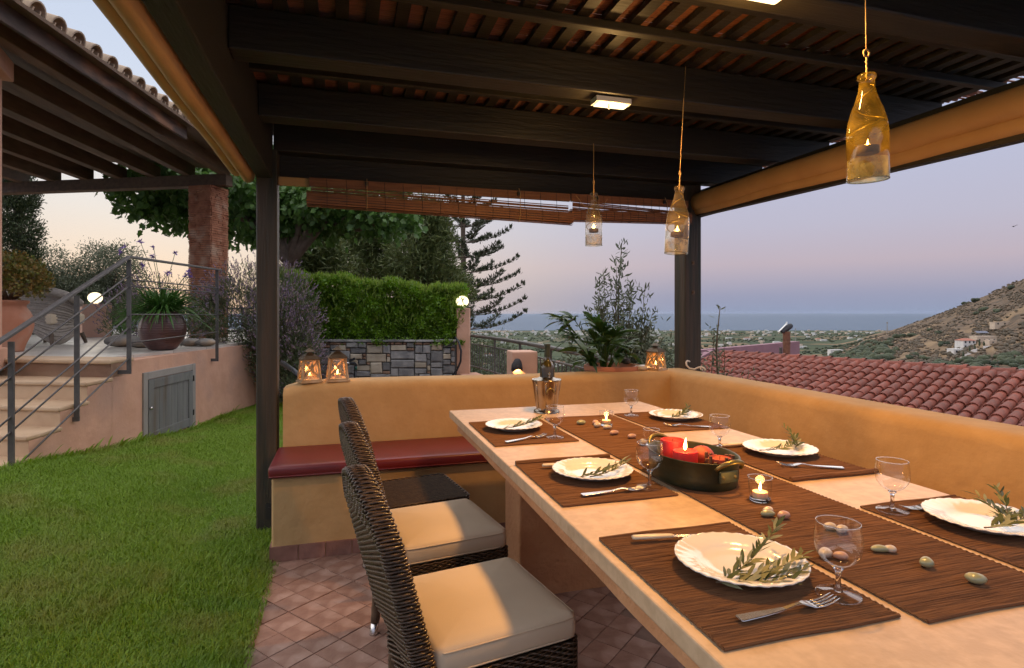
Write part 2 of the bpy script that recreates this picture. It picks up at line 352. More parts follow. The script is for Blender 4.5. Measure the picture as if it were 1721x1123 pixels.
# ------------------------------------------------------------------ terrace floor under the pergola
FX0, FY1 = -.35, 3.085
fb = MB(); fb.bx(FX0+.004, 2.25, -1.2, 3.6, -.12, -.006)
floor = tag(fb.build('floor', 'grout'), kind='structure')
T = .112; g = .0014; tiles_shared = None
ca = R(38)
for i in range(-30, 30):
    for j in range(-30, 30):
        cx_, cy_ = (i+(i//3)*.03)*T, (j+(j//3)*.03)*T
        x = cx_*math.cos(ca)-cy_*math.sin(ca)+.2; y = cx_*math.sin(ca)+cy_*math.cos(ca)+2.1
        if not (-.5 < x < 1.15 and .95 < y < 3.25): continue
        if x > .62 and y > 2.45: continue
        if x > .25 and y > 2.95: continue
        if x < .5 and y < 1.7: continue
        if x > .4 and y < .24+1.1*x: continue
        q = T/2-g; pl = [(x+u*math.cos(ca)-v*math.sin(ca), y+u*math.sin(ca)+v*math.cos(ca)) for u, v in ((-q,-q),(q,-q),(q,q),(-q,q))]
        p2 = clip(clip(pl, 1, 0, -FX0), 0, -1, FY1)
        if len(p2) < 3 or area(p2) < .0008: continue
        if area(p2) > T*T*.9:
            if tiles_shared is None:
                b = MB(); b.bx(-q, q, -q, q, -.012, 0); tiles_shared = b.mesh('tile', 'floor_tile')
            o = link('tile', tiles_shared, floor, (x, y, random.uniform(-.0009, .0009)), ca+random.choice((0, PI/2)))
        else:
            b = MB(); b.prism(p2, -.012, 0); b.build('tile', 'floor_tile', floor)

# ------------------------------------------------------------------ parapet with bench
PAR = thing('parapet_bench', 'ochre plastered L-shaped parapet wall with built-in bench around the table', 'parapet', (0,0,0))
def rounded_wall(name, path_fn, prof, mats):
    pass
b = MB()   # back parapet: rounded section swept along x, right parapet along y
def sect(th, h, r, n=5):
    pts = [(0, -.05)]
    for k in range(n+1): a = PI-PI/2*k/n; pts.append((r+r*math.cos(a), h-r+r*math.sin(a)))
    for k in range(n+1): a = PI/2-PI/2*k/n; pts.append((th-r+r*math.cos(a), h-r+r*math.sin(a)))
    pts.append((th, -.05)); return pts
S = sect(.26, .835, .055)
def sweep_sect(b, S, stations):
    n = len(S); vs = []
    for fn in stations: vs += [fn(u, z) for u, z in S]
    m = len(stations); fs = [(i*n+j, (i+1)*n+j, (i+1)*n+j+1, i*n+j+1) for i in range(m-1) for j in range(n-1)]
    fs += [tuple(range(n)), tuple((m-1)*n+j for j in range(n-1, -1, -1))]
    b.add(vs, fs)
st = []
for k in range(25):
    x = -.345 + (2.19+.345)*k/24
    rr = min(1, (x+.345)/.05); dz = -.028*(1-math.sqrt(max(0, 1-(1-rr)**2)))
    st.append(lambda u, z, x=x, dz=dz: (x+u*(0 if x < 2.18 else 1), 3.545+u+.004*math.sin(x*5), z+dz*(z > .5)+.004*math.sin(3.1*x+1)*(z > .5)))
for k in range(1, 31):
    y = 3.545-(3.545+1.1)*k/30
    st.append(lambda u, z, y=y: (2.19+u+.004*math.sin(y*4), y, z+.004*math.sin(2.6*y)*(z > .5)))
sweep_sect(b, S, st)
b.build('wall', 'stucco_ochre', PAR, True, auto=60)
b = MB(); b.bx(-.355, 2.195, 3.088, 3.55, -.05, .418); b.bx(1.755, 2.195, -1.1, 3.089, -.05, .417)
b.build('bench_base', 'stucco_ochre', PAR, bevel=.012, seg=3)
x = -.358; sk = MB(); sk.bx(0, .128, -.009, 0, 0, .074); skm = sk.mesh('skirting_tile', 'skirt_tile')
while x < 1.7: link('skirting_tile', skm, PAR, (x, 3.088, .001)); x += .1315
sk2 = MB(); sk2.bx(-.009, 0, 0, .128, 0, .074); skm2 = sk2.mesh('skirting_tile', 'skirt_tile')
for k in range(3): link('skirting_tile', skm2, PAR, (-.356, 3.092+.1315*k, .001))
# red bench cushion
def pillow(b, x0, x1, y0, y1, z0, z1, r=.02, dome=.006, nx=10, ny=8, crown=4):
    """box cushion with rounded rim and slightly domed top"""
    def ring(ins, z, k=0):
        out = []; X0, X1, Y0, Y1 = x0+ins, x1-ins, y0+ins, y1-ins; c = max(.004, r*1.3-ins)
        for (cx_, cy_, a0) in ((X1-c, Y0+c, -PI/2), (X1-c, Y1-c, 0), (X0+c, Y1-c, PI/2), (X0+c, Y0+c, PI)):
            for q in range(5): a = a0+PI/2*q/4; out.append((cx_+c*math.cos(a), cy_+c*math.sin(a), z))
        return out
    rings = [ring(r*.6, z0), ring(r*.15, z0+r*.45), ring(0, z0+r), ring(0, z1-r), ring(r*.2, z1-r*.4), ring(r*.75, z1-r*.06), ring(r*2.2, z1+dome*.35), ring(r*5, z1+dome*.8), ring(min(x1-x0, y1-y0)*.38, z1+dome)]
    n = 20; vs = [p for rg in rings for p in rg]
    fs = [(i*n+j, i*n+(j+1)%n, (i+1)*n+(j+1)%n, (i+1)*n+j) for i in range(len(rings)-1) for j in range(n)]
    fs += [tuple(range(n-1,-1,-1)), tuple((len(rings)-1)*n+j for j in range(n))]
    b.add(vs, fs)
CU = thing('bench_cushion', 'long dark red vinyl cushion lying on the bench', 'cushion', (0,0,.418))
b = MB(); pillow(b, -.37, 1.72, 3.065, 3.53, .002, .062, .016, .003); b.build('cushion_body', 'vinyl_red', CU, True)
b = MB(); b.tube([(-.366,3.066,.012),(1.71,3.066,.012)], .004, 6); b.build('piping', 'vinyl_red', CU, True)
CU2 = thing('bench_cushion', 'dark red vinyl cushion on the side bench between table and wall', 'cushion', (0,0,.418))
b = MB(); pillow(b, 1.735, 2.18, -1.0, 3.05, .002, .062, .016, .003); b.build('cushion_body', 'vinyl_red', CU2, True)

# ------------------------------------------------------------------ pergola
PG = thing('pergola', 'dark green-brown timber pergola with rafters, slats and a reed mat roof', 'pergola')
def post(x0, x1, y0, y1, z0, z1):
    b = MB(); b.bx(x0, x1, y0, y1, z0, z1); return b.build('post', 'wood_post', PG, bevel=.008, seg=2)
pL = post(-.492, -.378, 3.565, 3.68, -.02, 2.2)
b = MB(); b.bx(-.44,-.40,3.558,3.566,.06,.15); b.tube([(-.42,3.553,.12),(-.42,3.56,.12)], .009, 8); b.build('post_bracket', 'black_wire', pL)
pR = post(2.405, 2.545, 3.685, 3.83, .80, 2.2)
for z in (1.62, 1.40):
    b = MB(); b.obx((2.475, 3.684, z), (.022, .003, .03)); b.tube([(2.47,3.683,z),(2.478,3.683,z+.008)], .009, 6); b.build('wood_knot', 'bark', pR)
b = MB(); b.bx(-.49, -.405, -1.2, 3.60, 2.03, 2.359); b.build('beam', 'wood_beam_y', PG, bevel=.006)
b = MB(); b.bx(2.56, 2.64, -1.2, 3.84, 1.985, 2.175); b.build('beam', 'wood_beam_y', PG, bevel=.006)
b = MB(); b.bx(-.40, 2.55, 3.70, 3.80, 2.055, 2.21); b.build('beam', 'wood_dark', PG, bevel=.006)
for y in (.0, .72, 1.40, 2.25, 2.98, 3.60):
    b = MB(); w = .115; h = .16
    for k in range(2): pass
    b.bx(-.404, 3.02, y, y+w, 2.2, 2.2+h); b.build('rafter', 'wood_dark', PG, bevel=.007)
for y in (.30,.53,.96,1.2,1.72,1.99,2.5,2.75,3.25,3.45):
    b = MB(); b.bx(-.49, 3.06, y-.02, y+.02, 2.325, 2.358); b.build('batten', 'wood_dark', PG, bevel=.003, seg=1)
b = MB(); b.bx(-.024, .024, -.6, 3.86, 2.361, 2.385); slm = b.mesh('slat', 'wood_dark')
k = 0; x = -.55
while x < 3.1:
    link('slat', slm, PG, (x, random.uniform(-.04, .04), 0)); x += .108
# reed mat on top: loose reeds with gaps that let the sky glint through
b = MB(); y = -.5
while y < 3.92:
    r = random.uniform(.0045, .0068); z = 2.393+random.uniform(0, .003); sg = random.uniform(-.004, .004)
    x0, x1 = -.66+random.uniform(-.05,.05), 3.14+random.uniform(-.06,.06); xm = random.uniform(.4, 1.8)
    b.tube([(x0,y,z),(xm,y+sg,z+.002),(x1,y,z)], r, 5); y += 2*r*random.choice((.92,.95,.95,1.0,1.0,1.25))
o = b.build('reed_mat', 'reed', PG); o['kind'] = 'stuff'
b = MB()
y = -.5
while y < 3.92:
    r = .0062; b.tube([(-.62,y,2.4055),(3.12,y+random.uniform(-.006,.006),2.4055)], r, 5); y += random.choice((.0125,.0125,.013,.014,.02))
o = b.build('reed_mat', 'reed', PG); o['kind'] = 'stuff'

# rolled canvas awnings on both sides
AW = thing('rolled_awning', 'rolled ochre canvas awning hung along the lawn-side beam', 'awning')
def roll(parent, name, xs, zs, rs, y0, y1, n=26, m=14, sag=.0, wob=.004, lo_end=0):
    b = MB(); vs = []
    for i in range(n):
        y = y0+(y1-y0)*i/(n-1)
        for j in range(m):
            a = 2*PI*j/m; rr = rs*(1+.03*math.sin(5*y+2*a)+.015*math.sin(13*y+a))
            vs.append((xs+rr*math.cos(a)*.8, y, zs+rr*math.sin(a)+wob*math.sin(5*y)+lo_end*(y1-y)/(y1-y0)))
    fs = [(i*m+j, i*m+(j+1)%m, (i+1)*m+(j+1)%m, (i+1)*m+j) for i in range(n-1) for j in range(m)]
    fs += [tuple(range(m-1,-1,-1)), tuple((n-1)*m+j for j in range(m))]
    b.add(vs, fs); return b.build(name, 'canvas', parent, True)
roll(AW, 'canvas_roll', -.540, 2.058, .048, -1.0, 3.62); roll(AW, 'canvas_fold', -.592, 2.085, .054, -1.0, 3.55)
AW2 = thing('rolled_awning', 'rolled ochre canvas awning hung along the sea-side beam', 'awning')
roll(AW2, 'canvas_roll', 2.505, 2.072, .066, -1.0, 3.72, lo_end=-.03); roll(AW2, 'canvas_fold', 2.515, 2.02, .040, -1.0, 3.72, lo_end=-.10)
b = MB(); b.bar((2.53,-1.0,1.872),(2.53,3.7,1.980), .05, .026); b.build('bottom_bar', 'wood_dark', AW2)

# bamboo blinds rolled up under the back beam
def blind(label, x0, x1, zt, zr0, zr1, rad):
    B = thing('bamboo_blind', label, 'blind', (0,0,0), group='rolled bamboo blinds')
    b = MB(); b.bx(x0, x1, 3.575, 3.597, zt-.05, zt); b.build('head_strip', 'bamboo', B)
    b = MB(); z = zt-.055
    while z > zr0+.02:
        fr = lambda x: (zr0+(zr1-zr0)*(x-x0)/(x1-x0))
        jit = random.uniform(-.003,.003)
        b.bar((x0+.01, 3.583, z+.006), (x1-.01, 3.583, z-.028+jit), .003, random.choice((.006,.009,.009))); z -= random.choice((.0085,.009,.0095,.012))
    o = b.build('hanging_slats', 'bamboo', B); o['kind'] = 'stuff'
    b = MB(); n = 18
    for i in range(n):
        a = 2*PI*i/n
        b.bar((x0-.012, 3.575+rad*.8*math.cos(a), zr0+rad*math.sin(a)), (x1+.012, 3.575+rad*.8*math.cos(a), zr1+rad*math.sin(a)), .002 if abs(math.cos(a)) > .7 else rad*.24, rad*(.21 if i % 2 else .26) if abs(math.cos(a)) > .7 else .002)
    o = b.build('bamboo_roll', 'bamboo', B); o['kind'] = 'stuff'
    b = MB(); b.tube([(x0-.01,3.575,zr0),((x0+x1)/2,3.575,(zr0+zr1)/2),(x1+.01,3.575,zr1)], rad*.78, 14); b.build('roll_core', 'wood_fascia', B)
    for f in (.2, .78):
        x = x0+(x1-x0)*f; zz = zr0+(zr1-zr0)*f
        b = MB(); b.tube([(x,3.56,zt+.01),(x,3.53,zt-.03),(x,3.53,zz),(x,3.545,zz-rad),(x,3.575,zz-rad-.003)], .0022, 5); b.build('cord', 'cord', B)
        b = MB(); b.obx((x,3.565,zt-.02), (.018,.016,.022)); b.build('pulley', 'black_wire', B)
    for f in np.linspace(.06,.94,14):
        x = x0+(x1-x0)*f; zz = zr0+(zr1-zr0)*f
        b = MB(); b.tube([(x,3.574,zt-.003),(x+.004,3.574,zz+rad)]+[(x+.004, 3.575-(rad*.8+.003)*math.cos(q), zz+(rad+.002)*math.sin(q)) for q in np.linspace(1.2,-1.5,7)], .0014, 4); b.build('stitching', 'black_wire', B)
    return B
blind('long rolled bamboo blind under the back beam, drooping towards its middle end', -.205, 1.452, 2.05, 1.925, 1.885, .046)
blind('short rolled bamboo blind next to the sea-side post', 1.462, 2.36, 2.052, 1.905, 1.925, .042)
b = MB(); b.tube([(1.47,3.52,2.03),(1.52,3.51,1.965),(1.60,3.51,1.945),(1.66,3.51,1.96),(1.70,3.52,2.02)], .002, 5)
tag(b.build('loose_cord', 'cord'), 'thin loose cord looping in front of the bamboo blinds', 'cord')
b = MB(); b.bx(-.378,-.20,3.60,3.62,2.0,2.052); tag(b.build('canvas_scrap', 'canvas', None, bevel=.006), 'ochre canvas edge between the lawn-side post and the bamboo blind', 'canvas')

# ceiling lamps: shallow metal floodlights under the rafters, both lit
def lamp(x, y, label, power):
    L = thing('ceiling_lamp', label, 'lamp', (x, y, 2.2), group='lit floodlights under the pergola rafters')
    b = MB(); b.bx(-.085,.085,-.034,.034,-.03,-.004); b.build('housing', 'white_metal', L, bevel=.004)
    b = MB(); b.bx(-.072,.072,-.026,.026,-.0345,-.0312); b.build('lamp_face', 'lamp_face', L)
    b = MB(); b.tube([(-.02,-.02,-.034),(-.02,-.02,-.055)], .003, 6); b.build('stud', 'white_metal', L)
    li = bpy.data.lights.new('lamp_light', 'POINT'); li.shadow_soft_size = .028; li.energy = power*.24; li.color = (1,.58,.20)
    la = bpy.data.lights.new('lamp_beam', 'AREA'); la.shape = 'RECTANGLE'; la.size = .14; la.size_y = .05; la.energy = power*.92; la.color = (1,.485,.135); la.spread = R(175); lb = bpy.data.objects.new('lamp_beam', la); col.objects.link(lb); lb.parent = L; lb.location = (0, 0, -.058)
    lo_ = bpy.data.objects.new('lamp_light', li); col.objects.link(lo_); lo_.parent = L; lo_.location = (0, 0, -.092)
lamp(1.13, 2.305, 'small lit floodlight on the rafter above the middle of the table', 19)
lamp(1.15, 1.385, 'lit floodlight on the nearer rafter, cut by the top edge of the picture', 25)
# ------------------------------------------------------------------ table
TB = thing('dining_table', 'long stone-topped table with plastered apron and masonry pedestal', 'table')
for (y0, y1) in ((1.79, 2.90), (-.25, 1.787)):
    b = MB(); b.bx(.512, 1.60, y0, y1, .714, .75); b.build('stone_slab', 'marble_top', TB, bevel=.004)
b = MB()   # rough-cast apron
n = 320; vs = []
for i in range(n+1):
    y = -.2+3.06*i/n; wv = .75*(globals().get('wv', 0))+0; wv = .0025*math.sin(3.3*y+1)+.0012*math.sin(11*y)
    for (x, z) in ((.548, .714), (.548+.001*math.sin(17*y), .655+wv), (.63, .652), (1.57,.652), (1.57,.714)): vs.append((x, y, z))
fs = [(i*5+j, (i+1)*5+j, (i+1)*5+(j+1)%5, i*5+(j+1)%5) for i in range(n) for j in range(5)]+[(0,1,2,3,4), tuple(n*5+j for j in (4,3,2,1,0))]
b.add(vs, fs); b.build('apron', 'apron_plaster', TB)
b = MB(); b.bx(.73, 1.40, 2.385, 2.62, -.01, .653); b.build('pedestal', 'apron_plaster', TB, bevel=.01)
b = MB(); b.bx(.73, 1.40, .25, .48, -.01, .653); b.build('pedestal', 'apron_plaster', TB, bevel=.01)

TZ = .7505
def weave(name, label, x0, x1, y0, y1, rolled=None, th=.0045, fringe=True, group=None):
    t = thing(name, label, 'placemat' if name == 'placemat' else 'table runner', ((x0+x1)/2, (y0+y1)/2, TZ), group=group)
    hx, hy = (x1-x0)/2, (y1-y0)/2; b = MB(); rows = int((y1-y0)/.0058); vs = []; fs = []
    n = 9                                  # ribs run across the mat (x), one per row, each a low ridge
    prof = []
    for r in range(rows):
        y = -hy+2*hy*r/rows; prof += [(y, th*.55), (y+hy/rows, th)]
    prof.append((hy, th*.5)); xs = [-hx+2*hx*i/n for i in range(n+1)]
    for (y, z) in prof:
        wy = random.uniform(-.0006,.0006); ex = random.uniform(-.0016,.0016)
        for i, x in enumerate(xs): vs.append((x+(ex if i in (0,n) else 0), y+wy+.0012*math.sin(9*x+3*y), z+random.uniform(-.0004,.0004)))
    m = len(prof)
    fs = [(a*(n+1)+i, a*(n+1)+i+1, (a+1)*(n+1)+i+1, (a+1)*(n+1)+i) for a in range(m-1) for i in range(n)]
    b.add(vs, fs); k = len(b.v)
    b.bx(-hx+.001, hx-.001, -hy, hy, 0, th*.45); b.build('cloth', 'placemat', t)
    for s in (-1, 1):                      # bound side edges, knotted
        e = MB(); q = int(2*hy/.0062); e.tube([(s*(hx+random.uniform(-.0006,.0012)), -hy+2*hy*i/q, th*.6+(.0011 if i%2 else -.0007)) for i in range(q+1)], [.0021 if i%2 else .0014 for i in range(q+1)], 5)
        e.build('bound_edge', 'placemat_edge', t)
    for s in (-1, 1):
        e = MB(); rr = .0035 if rolled != s else .008
        e.tube([(-hx, s*hy, rr*.8), (-hx*.3, s*hy+.002, rr*.8+.001), (hx*.4, s*hy-.002, rr*.8), (hx, s*hy, rr*.9)], rr, 7)
        e.build('hem', 'placemat', t)
    return t
weave('table_runner', 'long dark brown woven runner down the middle of the table', .899, 1.241, .695, 2.53)
MATS = [('near corner of the table beside the nearest wicker chair', .537,.873,.722,1.152,None), ('table edge in front of the second wicker chair', .537,.873,1.372,1.795,1),
        ('far end of the table on the wicker chair side', .537,.873,2.062,2.528,None), ('near corner on the side wall side, cut by the picture', 1.267,1.59,.72,1.152,None),
        ('middle of the table on the side wall side', 1.267,1.592,1.392,1.838,-1), ('far corner of the table beside the side wall', 1.267,1.594,2.112,2.545,None)]
for (w, x0, x1, y0, y1, rl) in MATS:
    weave('placemat', 'brown ribbed placemat at the '+w, x0, x1, y0, y1, rl, group='woven placemats')

# ------------------------------------------------------------------ tableware
def plate(label, x, y, rad=.122):
    t = thing('plate', label, 'plate', (x, y, TZ+.0065), random.uniform(0,1), group='white fluted plates')
    n = 96; prof = [(0,.0),(.55,.0),(.58,.001),(.64,.007),(.72,.0125),(.86,.0165),(.97,.0195),(1,.0205),(1.0,.0225),(.965,.0222),(.86,.0195),(.72,.0155),(.64,.0105),(.57,.0045),(.4,.0042),(0,.0042)]
    b = MB(); vs = []
    for (r, z) in prof:
        for j in range(n):
            a = 2*PI*j/n; fl = math.sin(30*a+6*r)
            w = max(0, (r-.62)/.38); q = r*rad*(1+.003*w*w*math.cos(30*a+6)); vs.append((q*math.cos(a), q*math.sin(a), z+(.0009*w*fl)))
    k = len(prof); b.add(vs, [(i*n+j, i*n+(j+1)%n, (i+1)*n+(j+1)%n, (i+1)*n+j) for i in range(k-1) for j in range(n)])
    b.build('plate_body', 'porcelain', t, True); return t
def sprig(label, x, y, z, ang, stems, leafL=.05, dens=150):
    """stems: (x0,y0, heading deg, length, rise, curl)"""
    t = thing('olive_sprig', label, 'sprig', (x, y, z), ang, group='olive sprigs on the plates')
    P, D, Ls = [], [], []; b = MB()
    for (x0, y0, hd, L, rise, curl) in stems:
        pts = []
        for i in range(13):
            s = i/12; h = R(hd)+curl*s; pts.append(Vector((x0+L*s*math.cos(h), y0+L*s*math.sin(h), .003+rise*s**1.7)))
        b.tube(pts, [.0017*(1-.65*i/12) for i in range(13)], 6); n = int(dens*L)
        for k in range(n):
            s = .06+.94*k/max(1, n-1); q = s*12; i = min(11, int(q)); p = pts[i].lerp(pts[i+1], q-i); dr = (pts[i+1]-pts[i]).normalized(); sd = Vector((-dr.y, dr.x, 0)).normalized()*(1 if k % 2 else -1)
            dd = dr*random.uniform(.6,1.0)+sd*random.uniform(.15,.75)+Vector((0,0,random.uniform(-.05,.55))); P.append(tuple(p)); D.append(tuple(dd)); Ls.append(leafL*random.uniform(.7,1.15)*(1.08-.35*s))
    b.build('stem', 'twig', t, True)
    shape = [(0,0),(.14,.26),(.40,.5),(.72,.38),(1,0),(.72,-.38),(.40,-.5),(.14,-.26)]; Ls = np.array(Ls); sel = RNG.random(len(P)) < .16; P = np.array(P); D = np.array(D)
    for m_, mt in ((~sel, 'olive_leaf'), (sel, 'olive_leaf_pale')):
        if not m_.any(): continue
        V, F = leaf_VF(P[m_], D[m_], Ls[m_], Ls[m_]*.205, .4, up=np.tile([0,0,1.],(int(m_.sum()),1)), shape=shape, droop=.10)
        V[:,2] = np.maximum(V[:,2], .0012); link('leaves', np_mesh('leaves', V, F, mt), t)
    return t
def fork(label, x, y, ang, z=TZ+.0062):
    t = thing('fork', label, 'fork', (x, y, z), ang, group='steel forks')
    b = MB()                               # handle: x from 0 (end) to .125, then head to .195
    st = [(0,.0085,.0026),(.004,.0105,.0026),(.05,.0085,.0032),(.09,.0048,.0042),(.112,.0036,.0075),(.124,.0045,.0085),(.134,.0098,.0068),(.143,.0122,.0040),(.150,.0125,.0025)]
    vs = []
    for (xx, hw, z0) in st: vs += [(xx,-hw,z0),(xx,hw,z0),(xx,hw*.9,z0+.0022),(xx,-hw*.9,z0+.0022)]
    fs = [(i*4+j, i*4+(j+1)%4, (i+1)*4+(j+1)%4, (i+1)*4+j) for i in range(len(st)-1) for j in range(4)]+[(3,2,1,0), tuple(len(st)*4-4+j for j in range(4))]
    b.add(vs, fs); b.build('handle', 'steel', t, False, bevel=.0006, seg=1)
    for k in range(4):
        yy = -.0103+k*.00687; b = MB(); b.tube([(.148,yy,.0037),(.165,yy,.0030),(.182,yy,.0062),(.197,yy*.95,.0115)], [.0021,.0019,.0016,.0008], 6); b.build('tine', 'steel', t, True)
    return t
def knife(label, x, y, ang):
    t = thing('knife', label, 'knife', (x, y, TZ+.006), ang, group='cream handled knives')
    b = MB(); b.tube([(0,0,.009),(.004,0,.009),(.05,0,.0085),(.088,0,.0078),(.092,0,.0078)], [.006,.0082,.0088,.0072,.006], 10, squash=.6); b.build('handle', 'knife_handle', t, True)
    b = MB(); b.add([(.09,-.006,.0075),(.15,-.0065,.006),(.178,.003,.005),(.15,.006,.006),(.09,.006,.0075)], [(0,1,2,3,4)]); b.add([(.09,-.006,.0068),(.15,-.0065,.0053),(.178,.003,.0043),(.15,.006,.0053),(.09,.006,.0068)], [(4,3,2,1,0)]); b.build('blade', 'steel', t)
    return t
def wineglass(label, x, y, h=.123, r=.037):
    t = thing('wine_glass', label, 'wine glass', (x, y, TZ+.0058), group='empty wine glasses')
    s = h/.123; k = r/.037
    b = MB(); b.lathe([(.0,.0485*s),(.008*k,.0492*s),(.017*k,.0525*s),(.0265*k,.0600*s),(.0335*k,.0705*s),(.0368*k,.082*s),(.0372*k,.092*s),(.0362*k,.104*s),(.0338*k,.1185*s),(.0334*k,.1225*s)], 40); b.build('bowl', 'glass_clear', t, True)
    b = MB(); q = .0336*k; b.tube([(q*math.cos(2*PI*i/40), q*math.sin(2*PI*i/40), .1225*s) for i in range(41)], .0009, 6, cap=False); b.build('rim', 'glass_solid', t, True)
    b = MB(); b.lathe([(.034*k,.0006),(.0345*k,.0012),(.0335*k,.0022),(.018*k,.0042),(.0072*k,.0078)], 36); b.build('foot', 'glass_clear', t, True)
    b = MB(); q = .0342*k; b.tube([(q*math.cos(2*PI*i/40), q*math.sin(2*PI*i/40), .0013) for i in range(41)], .0008, 6, cap=False); b.build('foot_rim', 'glass_solid', t, True)
    b = MB(); b.lathe([(0,.004),(.0072*k,.0076),(.0045,.013),(.0042,.030),(.0050,.0425),(.0095*k,.0482),(.0,.0482)], 32); b.build('stem', 'glass_solid', t, True)
    return t
def tealight(label, x, y, h=.062, r=.030, lit=True, rz=0):
    t = thing('candle_glass', label, 'candle glass', (x, y, TZ+.005), rz)
    b = MB(); b.lathe([(r*.86,.006),(r*.93,h*.5),(r,h)], 36); b.build('glass_wall', 'glass_clear', t, True)
    b = MB(); b.lathe([(0,0),(r*.84,0),(r*.88,.003),(r*.87,.0085),(0,.0085)], 32); b.build('glass_base', 'glass_solid', t, True)
    b = MB(); b.tube([(r*math.cos(2*PI*i/36), r*math.sin(2*PI*i/36), h) for i in range(37)], .0011, 6, cap=False); b.build('rim', 'glass_solid', t, True)
    if lit:
        b = MB(); b.lathe([(0,.009),(.0185,.009),(.0188,.010),(.0188,.024),(.0182,.0245),(.017,.0225),(0,.0225)], 28); c = b.build('candle', 'wax_pale', t, True, auto=40)
        flame(t, (0,0,.026), .02, .22)
    return t
def pebble(label, x, y, sx, sy, sz, mt, rz=0):
    b = MB(); prof = [(math.sin(PI*i/8), -math.cos(PI*i/8)) for i in range(9)]
    ph = random.uniform(0,6)
    b.lathe([(max(r,0), z*.5+.5) for r, z in prof], 16, rad=lambda a, z: 1+.12*math.sin(2*a+ph)+.07*math.sin(3*a+ph*2)-.05*z)
    b.v = [(p[0]*sx, p[1]*sy, p[2]*sz) for p in b.v]
    tag(b.build('pebble', mt, None, True, loc=(x, y, TZ+.0045), rz=rz), label, 'pebble', 'polished pebbles on the runner')

P_L = [('fluted white plate nearest the camera, on the near corner placemat', .733,.937), ('fluted white plate in front of the second wicker chair', .722,1.60), ('fluted white plate at the far end on the wicker chair side', .690,2.335),
       ('fluted white plate cut by the picture edge, on the side wall side', 1.432,.968), ('fluted white plate in the middle of the side wall side', 1.470,1.668), ('fluted white plate at the far end beside the side wall', 1.487,2.355)]
for l, x, y in P_L: plate(l, x, y)
Z1 = TZ+.012
sprig('big olive sprig standing up on the nearest plate', .733,.925, Z1+.002, 0, [(-.095,-.045,-26,.13,.006,.1),(-.09,-.045,15,.20,.055,.10),(-.06,-.05,-2,.16,.022,.1),(-.07,-.05,-16,.15,.012,.15)], .046, 170)
sprig('olive sprig on the plate before the second wicker chair', .722,1.595, Z1+.002, 0, [(-.07,-.04,2,.17,.03,.15),(-.03,-.045,8,.15,.02,.2)], .043, 150)
sprig('olive sprig on the far plate on the wicker chair side', .695,2.33, Z1+.002, 0, [(-.07,-.03,-2,.18,.03,.15),(-.03,-.02,5,.13,.02,.2)], .042, 150)
sprig('olive sprig on the plate cut by the picture edge', 1.435,.935, Z1+.012, 0, [(-.085,-.02,-12,.17,.015,.3),(-.04,-.02,12,.17,.04,.4),(-.02,-.03,40,.12,.03,.4)], .046, 150)
sprig('olive sprig curving over the middle plate on the side wall side', 1.47,1.635, Z1+.012, 0, [(-.10,.015,-22,.24,.015,.75),(.05,.015,25,.115,.045,.7)], .045, 150)
sprig('olive sprig on the far plate beside the side wall', 1.49,2.335, Z1+.010, 0, [(-.08,-.05,12,.20,.02,.35),(.0,-.01,20,.11,.03,.3)], .043, 150)
fork('engraved steel fork nearest the camera, tines against the wine glass', .605,.777, R(1)); fork('steel fork below the second plate, tines against a wine glass foot', .612,1.424, R(2))
fork('steel fork below the far plate on the wicker chair side', .585,2.088, R(20)); fork('steel fork beside the plate cut by the picture edge', 1.53,1.083, R(177))
fork('steel fork with its handle towards the side wall, below the middle plate', 1.515,1.442, R(153)); fork('steel fork below the far plate beside the side wall', 1.51,2.117, R(151))
knife('cream handled knife lying above the nearest plate', .595,1.110, R(-8)); knife('cream handled knife half hidden behind the second plate', .602,1.715, R(-4)); knife('cream handled knife beyond the middle plate on the side wall side', 1.42,1.79, R(178))
G_ = [('empty wine glass nearest the camera, beside the nearest plate', .829,.800,.128,.0385), ('empty wine glass in front of the copper pan', .830,1.447,.126,.038), ('empty wine glass beside the wine cooler on the far placemat', .800,2.13,.124,.038),
      ('empty wine glass on the near placemat of the side wall side', 1.312,1.103,.126,.038), ('empty wine glass behind the copper pan', 1.296,1.766,.124,.037), ('empty wine glass at the far corner of the table', 1.322,2.478,.122,.037)]
for l, x, y, h, r in G_: wineglass(l, x, y, h, r)
tealight('lit tealight in a small glass beside the three pebbles', 1.050,1.262); tealight('lit tealight in a small glass at the far end of the runner', 1.10,2.29); tealight('small empty glass tumbler behind the copper pan', 1.10,1.905, .06, .03, False)
